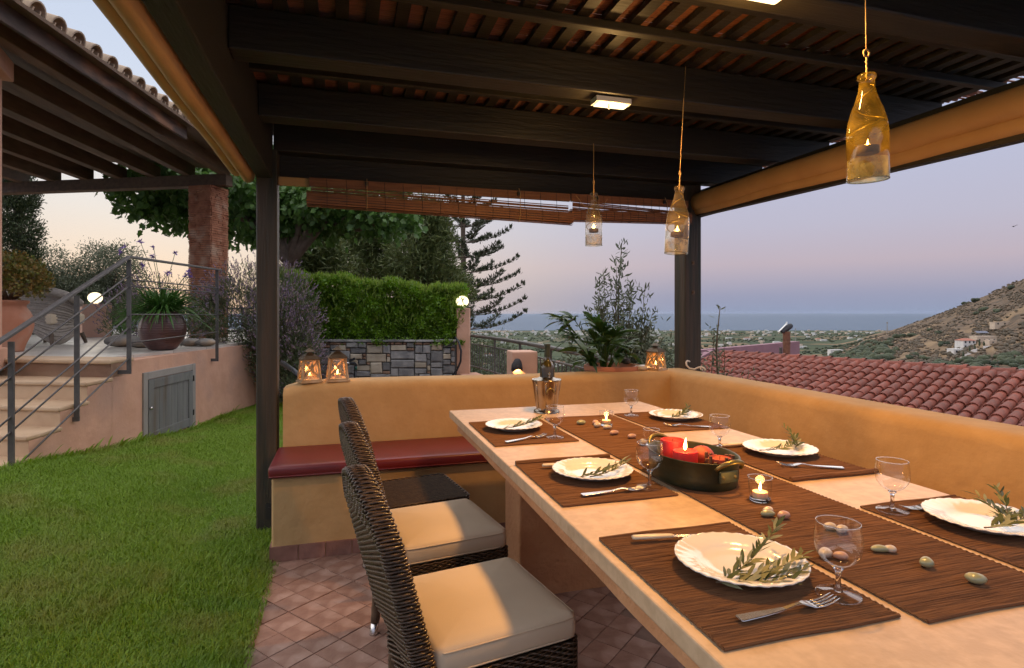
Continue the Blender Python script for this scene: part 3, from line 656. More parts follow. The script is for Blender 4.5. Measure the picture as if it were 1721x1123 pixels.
for k, (px_, py_, sx, sy, sz, mt, l) in enumerate([
    (.985,1.158,.016,.012,.016,'pebble_green','long pale green pebble against the tealight glass'), (1.008,1.182,.016,.011,.014,'pebble_cream','cream pebble behind the pink pebble'), (1.012,1.135,.015,.014,.019,'pebble_pink','pink pebble in front of the tealight glass'),
    (.951,1.392,.016,.013,.019,'pebble_cream','cream pebble under the rim of the copper pan'),
    (1.062,1.047,.014,.012,.017,'pebble_cream','cream pebble seen over the near wine glass rim'), (1.072,1.025,.015,.013,.018,'pebble_cream','pale round pebble seen through the near wine glass rim'),
    (.936,.935,.020,.013,.017,'pebble_cream','cream pebble at the edge of the runner beside the near glass'), (.955,.915,.014,.012,.016,'pebble_pink','pinkish pebble seen through the near wine glass'),
    (1.063,.922,.017,.012,.014,'pebble_green','green pebble seen through the near wine glass'), (1.083,.915,.014,.011,.014,'pebble_cream','small pale pebble just outside the near wine glass'),
    (1.088,.842,.016,.013,.019,'pebble_green','lone green pebble on the runner between the near glasses'), (1.108,.765,.018,.013,.019,'pebble_green','lone green pebble closest to the end of the runner'),
    (1.004,2.345,.019,.014,.021,'pebble_green','green pebble at the far end of the runner near the wine cooler'), (1.062,2.32,.017,.015,.022,'pebble_pink','peach pebble touching the far tealight glass'), (1.045,2.265,.016,.014,.022,'pebble_cream','pale upright pebble beside the far tealight glass'),
    (1.072,2.222,.019,.014,.018,'pebble_cream','flat cream pebble in front of the far tealight glass'), (1.048,2.11,.019,.014,.019,'pebble_pink','speckled tan pebble in the middle of the runner'), (1.085,2.03,.017,.013,.019,'pebble_pink','pink pebble midway between the far tealight and the pan'),
    (1.068,1.91,.016,.013,.025,'pebble_cream','cream pebble beside the empty tumbler')]):
    pebble(l, px_, py_, sx, sy, sz, mt, random.uniform(-.5,.5))
b = MB(); b.lathe([(0,0),(.008,.0),(.009,.0012),(0,.0016)], 8); b.v = [(p[0]*1.4,p[1]*.5,p[2]) for p in b.v]
tag(b.build('fallen_leaf', 'olive_leaf_pale', None, loc=(.875,1.055,TZ+.006), rz=.3), 'tiny fallen olive leaf at the runner edge near the knife', 'leaf')

# oval copper pan with candles
PN = thing('copper_pan', 'oval old copper pan with two brass handles in the middle of the runner', 'pan', (.998,1.492,TZ+.005), R(4))
A_, B_, H_ = .112, .152, .078
b = MB(); n = 48; prof = [(0,0),(.93,0),(.97,.004),(1,.03),(1.01,H_-.002),(1.035,H_),(1.03,H_+.003),(.985,H_+.001),(.965,.03),(.93,.008),(0,.007)]
b.add([(A_*r*math.cos(2*PI*j/n), B_*r*math.sin(2*PI*j/n), z) for r, z in prof for j in range(n)], [(i*n+j, i*n+(j+1)%n, (i+1)*n+(j+1)%n, (i+1)*n+j) for i in range(len(prof)-1) for j in range(n)])
b.build('pan_body', 'copper_old', PN, True)
for s in (-1, 1):
    pts = [(.042*math.cos(PI*i/12), s*(B_*1.0+.004+.026*math.sin(PI*i/12)), H_-.012+.026*math.sin(PI*i/12)) for i in range(13)]
    b = MB(); b.tube(pts, [.0065 if 2 < i < 10 else .005 for i in range(13)], 10); hd = b.build('handle', 'brass_old', PN, True)
    b = MB(); b.obx((0, s*(B_*1.0+.003), H_-.034), (.06,.008,.034)); b.build('handle_plate', 'copper_old', hd, bevel=.003)
    for q in (-.02,.02):
        b = MB(); b.lathe([(0,.004),(.004,.003),(.005,0)], 10); rv = b.build('rivet', 'brass_old', hd, True, loc=(q, s*(B_*1.0+.007), H_-.034)); rv.rotation_euler = (-s*PI/2, 0, 0)
b = MB(); b.add([(A_*.955*math.cos(2*PI*j/40), B_*.955*math.sin(2*PI*j/40), .026) for j in range(40)], [tuple(range(40))]); b.build('sand_bed', 'pebble_cream', PN)
def pillar(name, label, x, y, r, h, mt, lit=False, dish=True, z=TZ+.0325):
    t = thing(name, label, 'candle', (x, y, z), group='candles in the copper pan')
    b = MB(); pr = [(0,0),(r,0),(r,h-.004),(r*.97,h),(r*.9,h+.001)]+([(r*.8,h-.004),(r*.5,h-.007),(0,h-.008)] if dish else [(0,h)]); b.lathe(pr, 32); b.build('candle_body', mt, t, True, auto=50)
    b = MB(); b.tube([(0,0,h-.008),(.001,0,h+.004)], .001, 5); b.build('wick', 'black_wire', t)
    if lit: flame(t, (0,0,h+.001), .030, .45)
    return t
pillar('pillar_candle', 'unlit red pillar candle at the back of the pan', .972,1.556,.037,.076,'wax_red')
pillar('pillar_candle', 'lit red pillar candle with a bright flame', .960,1.470,.036,.062,'wax_red', True)
t = thing('ball_candle', 'orange ball candle beside the lit red candle', 'candle', (1.030,1.487,TZ+.0325), group='candles in the copper pan')
b = MB(); b.lathe([(.036*math.sin(PI*i/14), .034-.034*math.cos(PI*i/14)) for i in range(15)], 28); b.build('candle_body', 'wax_orange', t, True)
b = MB(); b.tube([(0,0,.066),(.001,0,.073)], .001, 5); b.build('wick', 'black_wire', t)
t = pillar('pillar_candle', 'orange candle ringed with broken cinnamon sticks', 1.036,1.412,.032,.050,'wax_orange')
for k in range(15):
    a = 2*PI*k/15; hh = .046+random.uniform(-.006,.018)
    b = MB(); b.tube([(.036*math.cos(a),.036*math.sin(a),.02),(.0365*math.cos(a),.0365*math.sin(a),hh)], .0052, 7); b.build('cinnamon_stick', 'cinnamon', t)

# wine cooler and bottle
WC = thing('wine_cooler', 'lobed silver wine cooler with ring handle at the far end of the table', 'wine cooler', (.975,2.715,TZ))
lob = lambda a, z: 1+.05*abs(math.cos(4*a)) if z > .02 else 1
b = MB(); b.lathe([(0,.004),(.060,0),(.066,.003),(.064,.010),(.053,.016),(.050,.024),(.0525,.03),(.062,.10),(.070,.155),(.0735,.163),(.072,.166),(.066,.166),(.058,.10),(.045,.03),(0,.028)], 64, rad=lob); b.build('bucket', 'silver', WC, True, auto=50)
for k in range(8):
    a = PI/8+k*PI/4; b = MB(); b.tube([((r)*math.cos(a),(r)*math.sin(a),z) for r, z in ((.0512,.026),(.0625,.10),(.0705,.155))], .002, 6); b.build('rib', 'silver', WC, True)
a0 = -PI/2-.1
b = MB(); b.tube([(.060*math.cos(a0)+.020*math.cos(PI*i/10)*math.sin(-a0), .062*math.sin(a0)-.012, .105+.022*math.sin(PI*i/10)*(1 if True else 0)) for i in range(11)], .0035, 8); b.build('ring_handle', 'brass_old', WC, True)
b = MB(); b.lathe([(.072,.166),(.045,.172),(.040,.176),(.0,.176)], 40); b.build('collar', 'silver', WC, True)
b = MB(); b.lathe([(0,.174),(.009,.176),(.004,.182),(.0055,.189),(.0065,.195),(.003,.202),(0,.203)], 14, o=(-.002,-.045,0)); b.build('knob', 'silver', WC, True)
WB = thing('wine_bottle', 'dark green wine bottle standing in the silver cooler', 'bottle', (.985,2.732,TZ+.03))
b = MB(); b.lathe([(0,0),(.036,0),(.037,.004),(.037,.19),(.034,.205),(.022,.222),(.0145,.235),(.0140,.262)], 28); b.build('bottle_body', 'bottle_green', WB, True)
b = MB(); b.lathe([(.0146,.245),(.0146,.300),(.0160,.301),(.0160,.312),(.0135,.3135),(0,.3135)], 20); b.build('foil_cap', 'bottle_foil', WB, True, auto=40)
# ------------------------------------------------------------------ wicker chairs
def strand(P, Nn, U, hh, ht, closed=True):
    n = len(P); V = np.stack([P+Nn*ht, P+U*hh, P-Nn*ht, P-U*hh], 1).reshape(-1,3); m = n if closed else n-1
    i = np.arange(m)[:,None]; j = np.arange(4)[None,:]; i2 = (i+1) % n
    F = np.stack([i*4+j, i*4+(j+1)%4, i2*4+(j+1)%4, i2*4+j], -1).reshape(-1,4); return V, F
def rrect(w, t, r, ds):
    """closed rounded rectangle, half sizes t (x) and w (y): points and outward normals"""
    r = min(r, t*.999, w*.999); pts = []
    segs = [((t, -w+r), (t, w-r)), None, ((t-r, w), (-t+r, w)), None, ((-t, w-r), (-t, -w+r)), None, ((-t+r, -w), (t-r, -w)), None]
    cs = [(t-r, w-r, 0), (-t+r, w-r, PI/2), (-t+r, -w+r, PI), (t-r, -w+r, 3*PI/2)]; path = []
    for k in range(4):
        (a, b_) = segs[2*k]; L = math.dist(a, b_); m = max(1, int(L/ds*2)); path += [(a[0]+(b_[0]-a[0])*i/m, a[1]+(b_[1]-a[1])*i/m) for i in range(m)]
        cx_, cy_, a0 = cs[k]; path += [(cx_+r*math.cos(a0+PI/2*i/6), cy_+r*math.sin(a0+PI/2*i/6)) for i in range(6)]
    p = np.array(path); q = np.roll(p, -1, 0); sl = np.linalg.norm(q-p, axis=1); s = np.concatenate([[0], np.cumsum(sl)]); tot = s[-1]
    n = max(8, int(round(tot/ds/8))*8); ss = np.arange(n)*tot/n; pp = np.vstack([p, p[:1]]); X = np.interp(ss, s, pp[:,0]); Y = np.interp(ss, s, pp[:,1])
    tx = np.roll(X, -1)-np.roll(X, 1); ty = np.roll(Y, -1)-np.roll(Y, 1); l = np.hypot(tx, ty)+1e-9
    return X, Y, ty/l, -tx/l
BW, BT, ZC, ZTOP = .205, .025, .735, .858
def back_x(z): return -.205-.120*((z-.40)/.46)
def half_w(z): return BW if z <= ZC else BW*max(0, (ZTOP-z)/(ZTOP-ZC))**(1/2.1)
parts_back = []; row = 0; z = .415
while z < ZTOP-.012:
    w = half_w(z)-.004
    X, Y, nx, ny = rrect(w, BT, .018, .0042); n = len(X); k = np.arange(n)
    amp = .0036*np.sin(PI*(k/4+.5)+PI*row); P = np.stack([X+back_x(z)+nx*amp, Y+ny*amp, np.full(n, z)+.0006*np.sin(k*.7+row)], 1)
    parts_back.append(strand(P, np.stack([nx, ny, np.zeros(n)], 1), np.tile([-.24,0,.97], (n,1)), .0031, .0015)); z += .0067; row += 1
X, Y, nx, ny = rrect(BW-.004, BT, .018, .0042)
for k in range(0, len(X), 4):
    zt = min(ZTOP-(ZTOP-ZC)*(min(1, abs(Y[k])/BW))**2.1-.012, .85); zs = np.linspace(.41, zt, 8); P = np.stack([X[k]+np.array([back_x(q) for q in zs]), np.full(8, Y[k]), zs], 1)
    parts_back.append(strand(P, np.tile([nx[k], ny[k], 0], (8,1)), np.tile([-ny[k], nx[k], 0], (8,1)), .0026, .0020, False))
# wrapped rim along the outline of the back
oy = np.concatenate([np.full(30, -BW), -BW*np.cos(np.linspace(0, PI, 74))[1:-1], np.full(30, BW)])
oz = np.concatenate([np.linspace(.42, ZC, 30), ZTOP-(ZTOP-ZC)*np.abs(np.cos(np.linspace(0, PI, 74))[1:-1])**2.1, np.linspace(ZC, .42, 30)])
sl = np.hypot(np.diff(oy), np.diff(oz)); s = np.concatenate([[0], np.cumsum(sl)]); ss = np.arange(0, s[-1], .0078); oy, oz = np.interp(ss, s, oy), np.interp(ss, s, oz)
for i in range(1, len(oy)-1):
    ty, tz = oy[i+1]-oy[i-1], oz[i+1]-oz[i-1]; l = math.hypot(ty, tz); ty, tz = ty/l, tz/l; ny_, nz_ = -tz, ty
    if ny_*oy[i]+nz_*(oz[i]-.55) < 0: ny_, nz_ = -ny_, -nz_
    a = np.linspace(0, 2*PI, 20, endpoint=False); alt = .0018*np.sin(5*a+PI*i)
    ex = (BT+.002+alt)*np.sign(np.cos(a))*np.abs(np.cos(a))**.6; en = (.0100+alt)*np.sign(np.sin(a))*np.abs(np.sin(a))**.6
    P = np.stack([back_x(oz[i])+ex, oy[i]+ny_*(en-.006), oz[i]+nz_*(en-.006)], 1)
    N_ = unit(np.stack([np.cos(a), ny_*np.sin(a), nz_*np.sin(a)], 1)); parts_back.append(strand(P, N_, np.tile([0, ty, tz], (20,1)), .0038, .0018))
parts_seat = []; row = 0; z = .288
while z < .405:
    X, Y, nx, ny = rrect(.204, .205, .035, .0042); n = len(X); k = np.arange(n); amp = .0034*np.sin(PI*(k/4+.5)+PI*row)
    parts_seat.append(strand(np.stack([X+nx*amp, Y+ny*amp, np.full(n, z)], 1), np.stack([nx, ny, np.zeros(n)], 1), np.tile([0,0,1.], (n,1)), .0032, .0016)); z += .0068; row += 1
V, F = join_VF(parts_back); back_me = np_mesh('back_weave', V, F, 'wicker', True)
V, F = join_VF(parts_seat); seat_me = np_mesh('seat_weave', V, F, 'wicker', True)
def chair(label, x, y, rz, first=None):
    if first:
        t = copy_tree(first); t.location = (x, y, 0); t.rotation_euler = (0, 0, rz); t['label'] = label; return t
    t = thing('wicker_chair', label, 'chair', (x, y, 0), rz, 'wicker dining chairs')
    bk = link('backrest', back_me, t)
    b = MB(); vs = []; prof = [(.41, BW-.012), (.55, BW-.012), (.70, BW-.014)]+[(zz, max(.01, half_w(zz)-.016)) for zz in np.linspace(.73, .85, 10)]
    for zz, w in prof: vs += [(back_x(zz)+BT-.007, -w, zz), (back_x(zz)+BT-.007, w, zz), (back_x(zz)-BT+.007, w, zz), (back_x(zz)-BT+.007, -w, zz)]
    b.add(vs, [(i*4+j, i*4+(j+1)%4, (i+1)*4+(j+1)%4, (i+1)*4+j) for i in range(len(prof)-1) for j in range(4)]+[(3,2,1,0), tuple(len(prof)*4-4+j for j in range(4))]); b.build('back_core', 'wicker_matte', bk)
    st = link('seat', seat_me, t)
    b = MB(); b.bx(-.198,.198,-.197,.197,.285,.402); b.build('seat_core', 'wicker_matte', st)
    for sx, sy in ((1,1),(1,-1),(-1,1),(-1,-1)):
        b = MB(); q = [(sx*(.178+.02*(1-i/14)*(1 if sx < 0 else .3)), sy*.178, .045+(.30-.045)*i/14) for i in range(15)]
        b.tube(q, [.0165+(.0015 if i % 2 else 0)+.004*i/14 for i in range(15)], 10); lg = b.build('leg', 'wicker', t, True)
        b = MB(); b.tube([(q[0][0]+sx*.004, q[0][1], .001),(q[0][0]+sx*.004, q[0][1], .006),(q[0][0], q[0][1], .05)], [.0175,.0165,.0150], 12); b.build('foot', 'steel', lg, True)
    cu = MB(); pillow(cu, -.190, .200, -.202, .202, .404, .474, .020, .007); c = cu.build('cushion', 'cushion_cream', t, True)
    for zz in (.415, .463):
        b = MB(); X, Y, nx, ny = rrect(.2015, .1945, .03, .03); b.tube([(xx+.005, yy, zz) for xx, yy in zip(X, Y)]+[(X[0]+.005, Y[0], zz)], .0022, 5, cap=False); b.build('piping', 'cushion_cream', c, True)
    b = MB(); b.tube([(-.20,-.21,.44),(-.235,-.235,.43),(-.25,-.24,.36),(-.245,-.238,.27)], .0035, 6); b.build('cushion_tie', 'cushion_cream', c, True)
    return t
c1 = chair('dark wicker chair with cream cushion nearest the camera', .350, 1.535, R(10))
chair('middle dark wicker chair with cream cushion, between the two others', .335, 2.14, R(9), c1)
c3_ = chair('dark wicker chair farthest from the camera, mostly hidden behind the others', .325, 2.76, R(9), c1)
for ch in list(c3_.children):
    if ch.name.startswith('cushion'):
        for q in list(ch.children): bpy.data.objects.remove(q)
        bpy.data.objects.remove(ch)

# ------------------------------------------------------------------ hanging bottles with tealights
def hang_bottle(label, x, y, zb, gmat, top, tilt=(0,0,0), s=1., wax=True, big=False):
    t = thing('hanging_bottle', label, 'hanging bottle', (x, y, zb), 0, 'bottle lanterns hung over the table', rot=tilt)
    r = .052*s
    pr = [(r*.96,0),(r,.004),(r*1.0,.10),(r*.995,.135),(r*.93,.165),(r*.78,.195),(r*.57,.225),(r*.43,.248),(r*.375,.268),(r*.36,.284),(r*.44,.286),(r*.45,.297),(r*.40,.300),(r*.33,.298),(r*.33,.285)]
    b = MB(); b.lathe(pr, 36); b.build('bottle_glass', gmat, t, True)
    b = MB(); b.tube([(r*.98*math.cos(2*PI*i/36), r*.98*math.sin(2*PI*i/36), .001) for i in range(37)], .0022, 6, cap=False); b.build('cut_rim', 'glass_solid', t, True)
    cz = .075
    b = MB(); b.lathe([(0,cz),(r*.52,cz),(r*.55,cz+.003),(r*.55,cz+.020),(r*.5,cz+.019),(0,cz+.018)], 24); b.build('tealight', 'lantern_metal', t, True, auto=40)
    pts = []
    for i in range(70):
        a = i/69; rr = (.55+.35*math.sin(PI*min(1, a*1.25)))*r if a < .75 else r*.9*(1-(a-.75)/.25*.8)
        zz_ = cz+.012+(.287-cz-.012)*a; rr = .86*float(np.interp(zz_, [q[1] for q in pr[:10]], [q[0] for q in pr[:10]]))*(1 if a < .9 else (1-(a-.9)/.1*.9))
        pts.append((rr*math.cos(a*4.2*PI), rr*math.sin(a*4.2*PI), cz+.012+(.287-cz-.012)*a))
    b = MB(); b.tube(pts, .0016, 6); b.build('wire_spiral', 'brass_old', t, True)
    if wax:
        b = MB(); b.lathe([(r*.93,.004),(r*.95,.035),(r*.96,.060)], 30, rad=lambda a, z: 1 if True else 1); o = b.build('wax_film', M['wax_film'], t, True)
    flame(t, (0,0,cz+.021), .024 if not big else .018, .30)
    b = MB(); H2 = (top-zb)
    tw = [(.0012*math.sin(i*2.2), .0012*math.cos(i*2.2), .285+.065*i/14) for i in range(15)]
    b.tube(tw, .0028, 6); b.tube([(.010*math.sin(2*PI*i/14), 0, .360+.010*math.cos(2*PI*i/14)) for i in range(15)], .0026, 6, cap=False)
    b.tube([(0,0,.368),(0,.001,.40),(0,0,H2)], .0015, 6); b.build('cord', 'cord', t, True)
    return t
wf = glass_thin('wax_film', (1,1,1), .40, (.70,.68,.62), rough=.3, scale=26)
hang_bottle('yellow glass bottle hanging nearest the camera, largest of the three', 1.438,1.285,1.63,'glass_yellow',2.36, (R(1),R(-2),0), 1.02, True, True)
hang_bottle('pale glass bottle with a bright flame, hanging in front of the sea-side post', 1.417,2.241,1.515,'glass_frost',2.36, (R(2),R(3),R(40)), .98)
hang_bottle('smallest hanging glass bottle, smoky, in front of the bamboo blinds', 1.352,2.976,1.631,'glass_smoke',2.21, (0,0,R(80)), .92)

# ------------------------------------------------------------------ lanterns on the parapet
def lantern(label, x, y, z, rz, s=1.):
    t = thing('candle_lantern', label, 'lantern', (x, y, z), rz, 'wooden candle lanterns on the parapet'); t.scale = (s,s,s)
    h0, h1 = .020, .128; a0, a1 = .052, .040
    b = MB(); b.bx(-.064,.064,-.064,.064,0,.012); b.bx(-.057,.057,-.057,.057,.0122,h0); b.build('base', 'lantern_wood', t, bevel=.002, seg=1)
    for sx in (-1,1):
        for sy in (-1,1): b = MB(); b.bar((sx*a0,sy*a0,h0),(sx*a1,sy*a1,h1), .011, .011); b.build('corner_post', 'lantern_wood', t)
    b = MB(); b.bx(-.049,.049,-.049,.049,h1,h1+.009); b.build('top_plate', 'lantern_wood', t, bevel=.0015, seg=1)
    for k in range(4):
        c, s_ = math.cos(k*PI/2), math.sin(k*PI/2); rot = lambda p: (p[0]*c-p[1]*s_, p[0]*s_+p[1]*c, p[2])
        b = MB(); b.add([rot(p) for p in ((-a0+.004,-a0+.004,h0),(a0-.004,-a0+.004,h0),(a1-.004,-a1+.004,h1),(-a1+.004,-a1+.004,h1))], [(0,1,2,3)]); b.build('pane', 'glass_pane', t)
        b = MB(); b.bar(rot((-a0+.006,-a0-.001,h0+.004)), rot((a1-.006,-a1-.001,h1-.003)), .005, .008); b.bar(rot((a0-.006,-a0-.003,h0+.004)), rot((-a1+.006,-a1-.003,h1-.003)), .005, .008); b.build('cross_brace', 'lantern_wood', t)
    b = MB(); b.lathe([(.076,h1+.0092),(.076,h1+.012),(.046,h1+.033),(.021,h1+.045)], 4); b.lathe([(.018,h1+.044),(.018,h1+.056)], 4); b.lathe([(.040,h1+.055),(.0,h1+.076)], 4); o = b.build('roof', 'lantern_metal', t, rz=PI/4)
    b = MB(); b.tube([(.010*math.cos(PI*2*i/14),0,h1+.083+.010*math.sin(PI*2*i/14)) for i in range(15)], .0016, 5, cap=False); b.build('ring', 'lantern_metal', t)
    b = MB(); b.lathe([(0,h0),(.019,h0),(.019,h0+.022),(0,h0+.022)], 20); b.build('candle', 'wax_pale', t, True, auto=40)
    flame(t, (0,0,h0+.023), .024, .5)
lantern('left wooden candle lantern of the pair on the parapet end', -.205,3.62,.836, R(18), 1.0)
lantern('second wooden candle lantern, closer to the hose tap', -.045,3.635,.836, R(6), 1.04)
lantern('weathered pale candle lantern at the parapet corner by the sea-side post', 2.15,3.665,.836, R(28), .98)

# terracotta bowl with fan-leaved plant
BP = thing('potted_palm', 'leafy green plant with long lance leaves in a wide terracotta bowl on the parapet', 'potted plant', (1.89,3.83,.60))
b = MB(); b.lathe([(0,.0),(.10,.0),(.15,.10),(.185,.215),(.205,.225),(.212,.245),(.208,.266),(.190,.268),(.180,.235),(.17,.225)], 40); b.build('bowl', 'terracotta', BP, True, auto=50)
b = MB(); b.lathe([(0,.236),(.178,.232)], 24); b.build('soil', 'lawn_soil', BP)
P, D, L_, UPS = [], [], [], []; canes = MB()
for k in range(26):
    a = random.uniform(0, 2*PI); r = random.uniform(.0,.10); hh = random.uniform(.05,.36); ln = random.uniform(.03,.20)
    bx_, by_ = r*math.cos(a)-.07, r*math.sin(a)*.6; tip = Vector((bx_+ln*math.cos(a)-.07*(hh/.4), by_+ln*math.sin(a)*.8, .235+hh))
    canes.tube([(bx_,by_,.22),((bx_+tip.x)/2, (by_+tip.y)/2, .25+hh*.62), tuple(tip)], [.006,.0045,.003], 6)
    out = Vector((tip.x-bx_, tip.y-by_, .12)).normalized()
    for j in range(10):
        aa = (j-4.5)*.30+random.uniform(-.1,.1); sd = Vector((-out.y, out.x, 0)); dd = out*math.cos(aa)+sd*math.sin(aa)+Vector((0,0,random.uniform(-.15,.4)))
        P.append(tuple(tip)); D.append(tuple(dd)); L_.append(random.uniform(.14,.25)); UPS.append((0,0,1))
canes.build('canes', 'strap_leaf', BP, True)
L_ = np.array(L_); shape = [(0,0),(.12,.28),(.4,.5),(.75,.34),(1,0),(.75,-.34),(.4,-.5),(.12,-.28)]
def arch_leaves(P, D, L_, W_, mt, name, parent, seg=6, droop=.45, up=None):
    P = np.asarray(P,float); D = unit(np.asarray(D,float)); N = len(P); L_ = np.asarray(L_)[:,None]; W_ = np.asarray(W_)[:,None]
    ref = np.tile([0,0,1.], (N,1))+RNG.normal(size=(N,3))*.25; S = unit(np.cross(D, ref)); V = np.zeros((N,(seg+1)*3,3)); U = np.cross(S, D)
    for i in range(seg+1):
        a = i/seg; w = (math.sin(PI*min(1,(a*.92+.08)))**.7)*.5 if i < seg else .02
        c = P+D*(a*L_)-np.array([0,0,1.])*(droop*L_*a**2.1)
        V[:,i*3] = c-S*(w*W_)+U*(.18*w*W_); V[:,i*3+1] = c; V[:,i*3+2] = c+S*(w*W_)+U*(.18*w*W_)
    f = []
    for i in range(seg):
        for j in range(2): f.append((i*3+j, i*3+j+1, i*3+j+4, i*3+j+3))
    F = (np.arange(N)[:,None,None]*((seg+1)*3)+np.array(f)[None]).reshape(-1,4)
    return link(name, np_mesh(name, V.reshape(-1,3), F, mt, True), parent)
arch_leaves(P, D, L_, L_*.15+.006, 'palm_leaf', 'leaves', BP, 6, .42)
# white stone and hose hook on the wall top
b = MB(); b.lathe([(0,0),(.055,.006),(.07,.02),(.05,.036),(0,.042)], 18, rad=lambda a, z: 1+.15*math.sin(2*a)); tag(b.build('stone', 'pebble_cream', None, True, loc=(2.06,3.70,.834)), 'pale flat stone between the terracotta bowl and the lantern', 'stone')
HK = thing('white_rope', 'bent white rope end lying on the wall top beside the sea-side post', 'rope', (2.36,3.55,.842)); HK.scale = (.68,.68,.68)
b = MB(); b.tube([(.03,.05,.085),(.0,.05,.095),(-.022,.04,.08),(-.03,.02,.05),(-.01,.0,.02),(.03,-.03,.012),(.06,-.05,.03),(.085,-.07,.04),(.10,-.09,.03),(.11,-.11,.008)], .009, 8); b.build('rope', 'white_rope', HK, True)
b = MB(); b.tube([(.075,-.06,.038),(.08,-.075,.012),(.10,-.07,.006)], .008, 8); b.build('rope_end', 'white_rope', HK, True)
# ------------------------------------------------------------------ lawn
def sst(a, b, x): t = np.clip((x-a)/(b-a), 0, 1); return t*t*(3-2*t)
def wall_x(y): return -1.94+.2*(y-5.69)
def lawn_z(x, y):
    x = np.asarray(x, float); y = np.asarray(y, float)
    return .21*np.clip((-.85-x)/1.2, 0, 1)*np.clip((6.7-y)/2.1, 0, 1)*np.clip((y-.5)/2.5, 0, 1)-.05*sst(6.2, 7.4, y)+.006*np.sin(5*x)*np.cos(4*y)-.012
xs = np.concatenate([np.linspace(-14,-3.2,10), np.linspace(-3,-.352,40)]); ys = np.concatenate([np.linspace(-8,1,10), np.linspace(1.15,9.2,70), np.linspace(9.8,14,5)])
X, Y = np.meshgrid(xs, ys); Z = lawn_z(X, Y); nx_, ny_ = len(xs), len(ys); I = np.arange(nx_*ny_).reshape(ny_, nx_)
F = np.stack([I[:-1,:-1], I[:-1,1:], I[1:,1:], I[1:,:-1]], -1).reshape(-1,4)
lawn = tag(link('lawn', np_mesh('lawn', np.stack([X,Y,Z],-1).reshape(-1,3), F, 'lawn_soil', True)), kind='structure')
N = 1900000
# sample more densely near the camera
gy = 1.25+7.6*RNG.random(N)**1.75; gx = RNG.uniform(-3.05,-.325,N); dpt = gx*SN+gy*CS; rt = gx*CS-gy*SN
keep = (rt/dpt > -.935) & (rt/dpt < -.395) & ((gx > wall_x(gy)+.012) | (gy < 4.45)) & ~((gx > -.50) & (gx < -.37) & (gy > 3.56) & (gy < 3.69))
keep &= ~((gx > -.36) & (gy > 3.1)) & (gy > 1.9) & ((gx < -.348) | (RNG.random(N) < .35)) & (np.sin(9*gx+3*gy)*np.sin(5*gy-7*gx+1) < .80+.4*RNG.random(N))
gx, gy = gx[keep][:300000], gy[keep][:300000]; n = len(gx); gz = lawn_z(gx, gy)
patch = .5+.5*np.sin(2.3*gx+1.1*gy+1.2*np.sin(1.9*gy)+.8*np.sin(4.1*gx-2.2*gy)); h = RNG.uniform(.016,.038,n)*(.7+.6*patch)*np.where(RNG.random(n) < .02, 1.6, 1); wdt = RNG.uniform(.0018,.0034,n)*(1+.10*gy)
edge = np.clip(1-np.abs(gx-wall_x(gy))/.12, 0, 1); h *= 1+1.0*edge*(RNG.random(n) < .45)
ang = RNG.uniform(0, 2*PI, n); lean = RNG.uniform(.25,1.15,n)*h; lx, ly = lean*np.cos(ang), lean*np.sin(ang); px_, py_ = -np.sin(ang)*wdt/2, np.cos(ang)*wdt/2
V = np.zeros((n,5,3)); B = np.stack([gx,gy,gz],1)
V[:,0] = B-np.stack([px_,py_,np.zeros(n)],1); V[:,1] = B+np.stack([px_,py_,np.zeros(n)],1)
Mi = B+np.stack([lx*.35,ly*.35,h*.62],1); V[:,2] = Mi+np.stack([px_,py_,np.zeros(n)],1)*.8; V[:,3] = Mi-np.stack([px_,py_,np.zeros(n)],1)*.8; V[:,4] = B+np.stack([lx,ly,h*.92],1)
base = np.arange(n)[:,None]*5; F = np.concatenate([base+np.array([0,1,2]), base+np.array([0,2,3]), base+np.array([3,2,4])], 0)
go = link('grass', np_mesh('grass', V.reshape(-1,3), F, 'grass_blade')); tag(go, 'short green lawn grass beside the pergola', 'grass', kind='stuff')
# coarse tufts along the wall foot
P, D, L_ = [], [], []
for k in range(260):
    y = random.uniform(4.6,8.2); x = wall_x(y)+random.uniform(.02,.10); P.append((x,y,float(lawn_z(x,y)))); a = random.uniform(-1.2,1.6); D.append((math.cos(a)*.5, math.sin(a)*.5, random.uniform(.6,1.2))); L_.append(random.uniform(.06,.16)*(1.5 if random.random() < .12 else 1))
o = arch_leaves(P, D, np.array(L_), np.array(L_)*.06+.003, 'grass_blade', 'grass_tufts', None, 4, .35); tag(o, 'long grass tufts along the foot of the pink terrace wall', 'grass', kind='stuff')

# ------------------------------------------------------------------ raised terrace, stairs and hatch
TE = thing('raised_terrace', 'raised stone-paved terrace with pink plastered wall', 'terrace')
u = (.905,-.425); v = (.425,.905)
def on_wall(s_):      # point on wall line where v.p = s_
    y = (s_-.425*(-1.94-.2*5.69))/(.425*.2+.905); return (wall_x(y), y)
SN0 = 4.335; top_r = on_wall(SN0)
poly = [top_r, (wall_x(6.6),6.6), (wall_x(7.4),7.4), (wall_x(7.9)+.01,7.9), (-1.37,8.25), (-1.22,8.7), (-1.10,9.3), (-1.05,12.2), (-9,15.5), (-9, 9.2), (top_r[0]-3.2*u[0], top_r[1]-3.2*u[1])]
b = MB(); b.prism(poly, -.3, .812); b.build('wall', 'stucco_pink', TE)
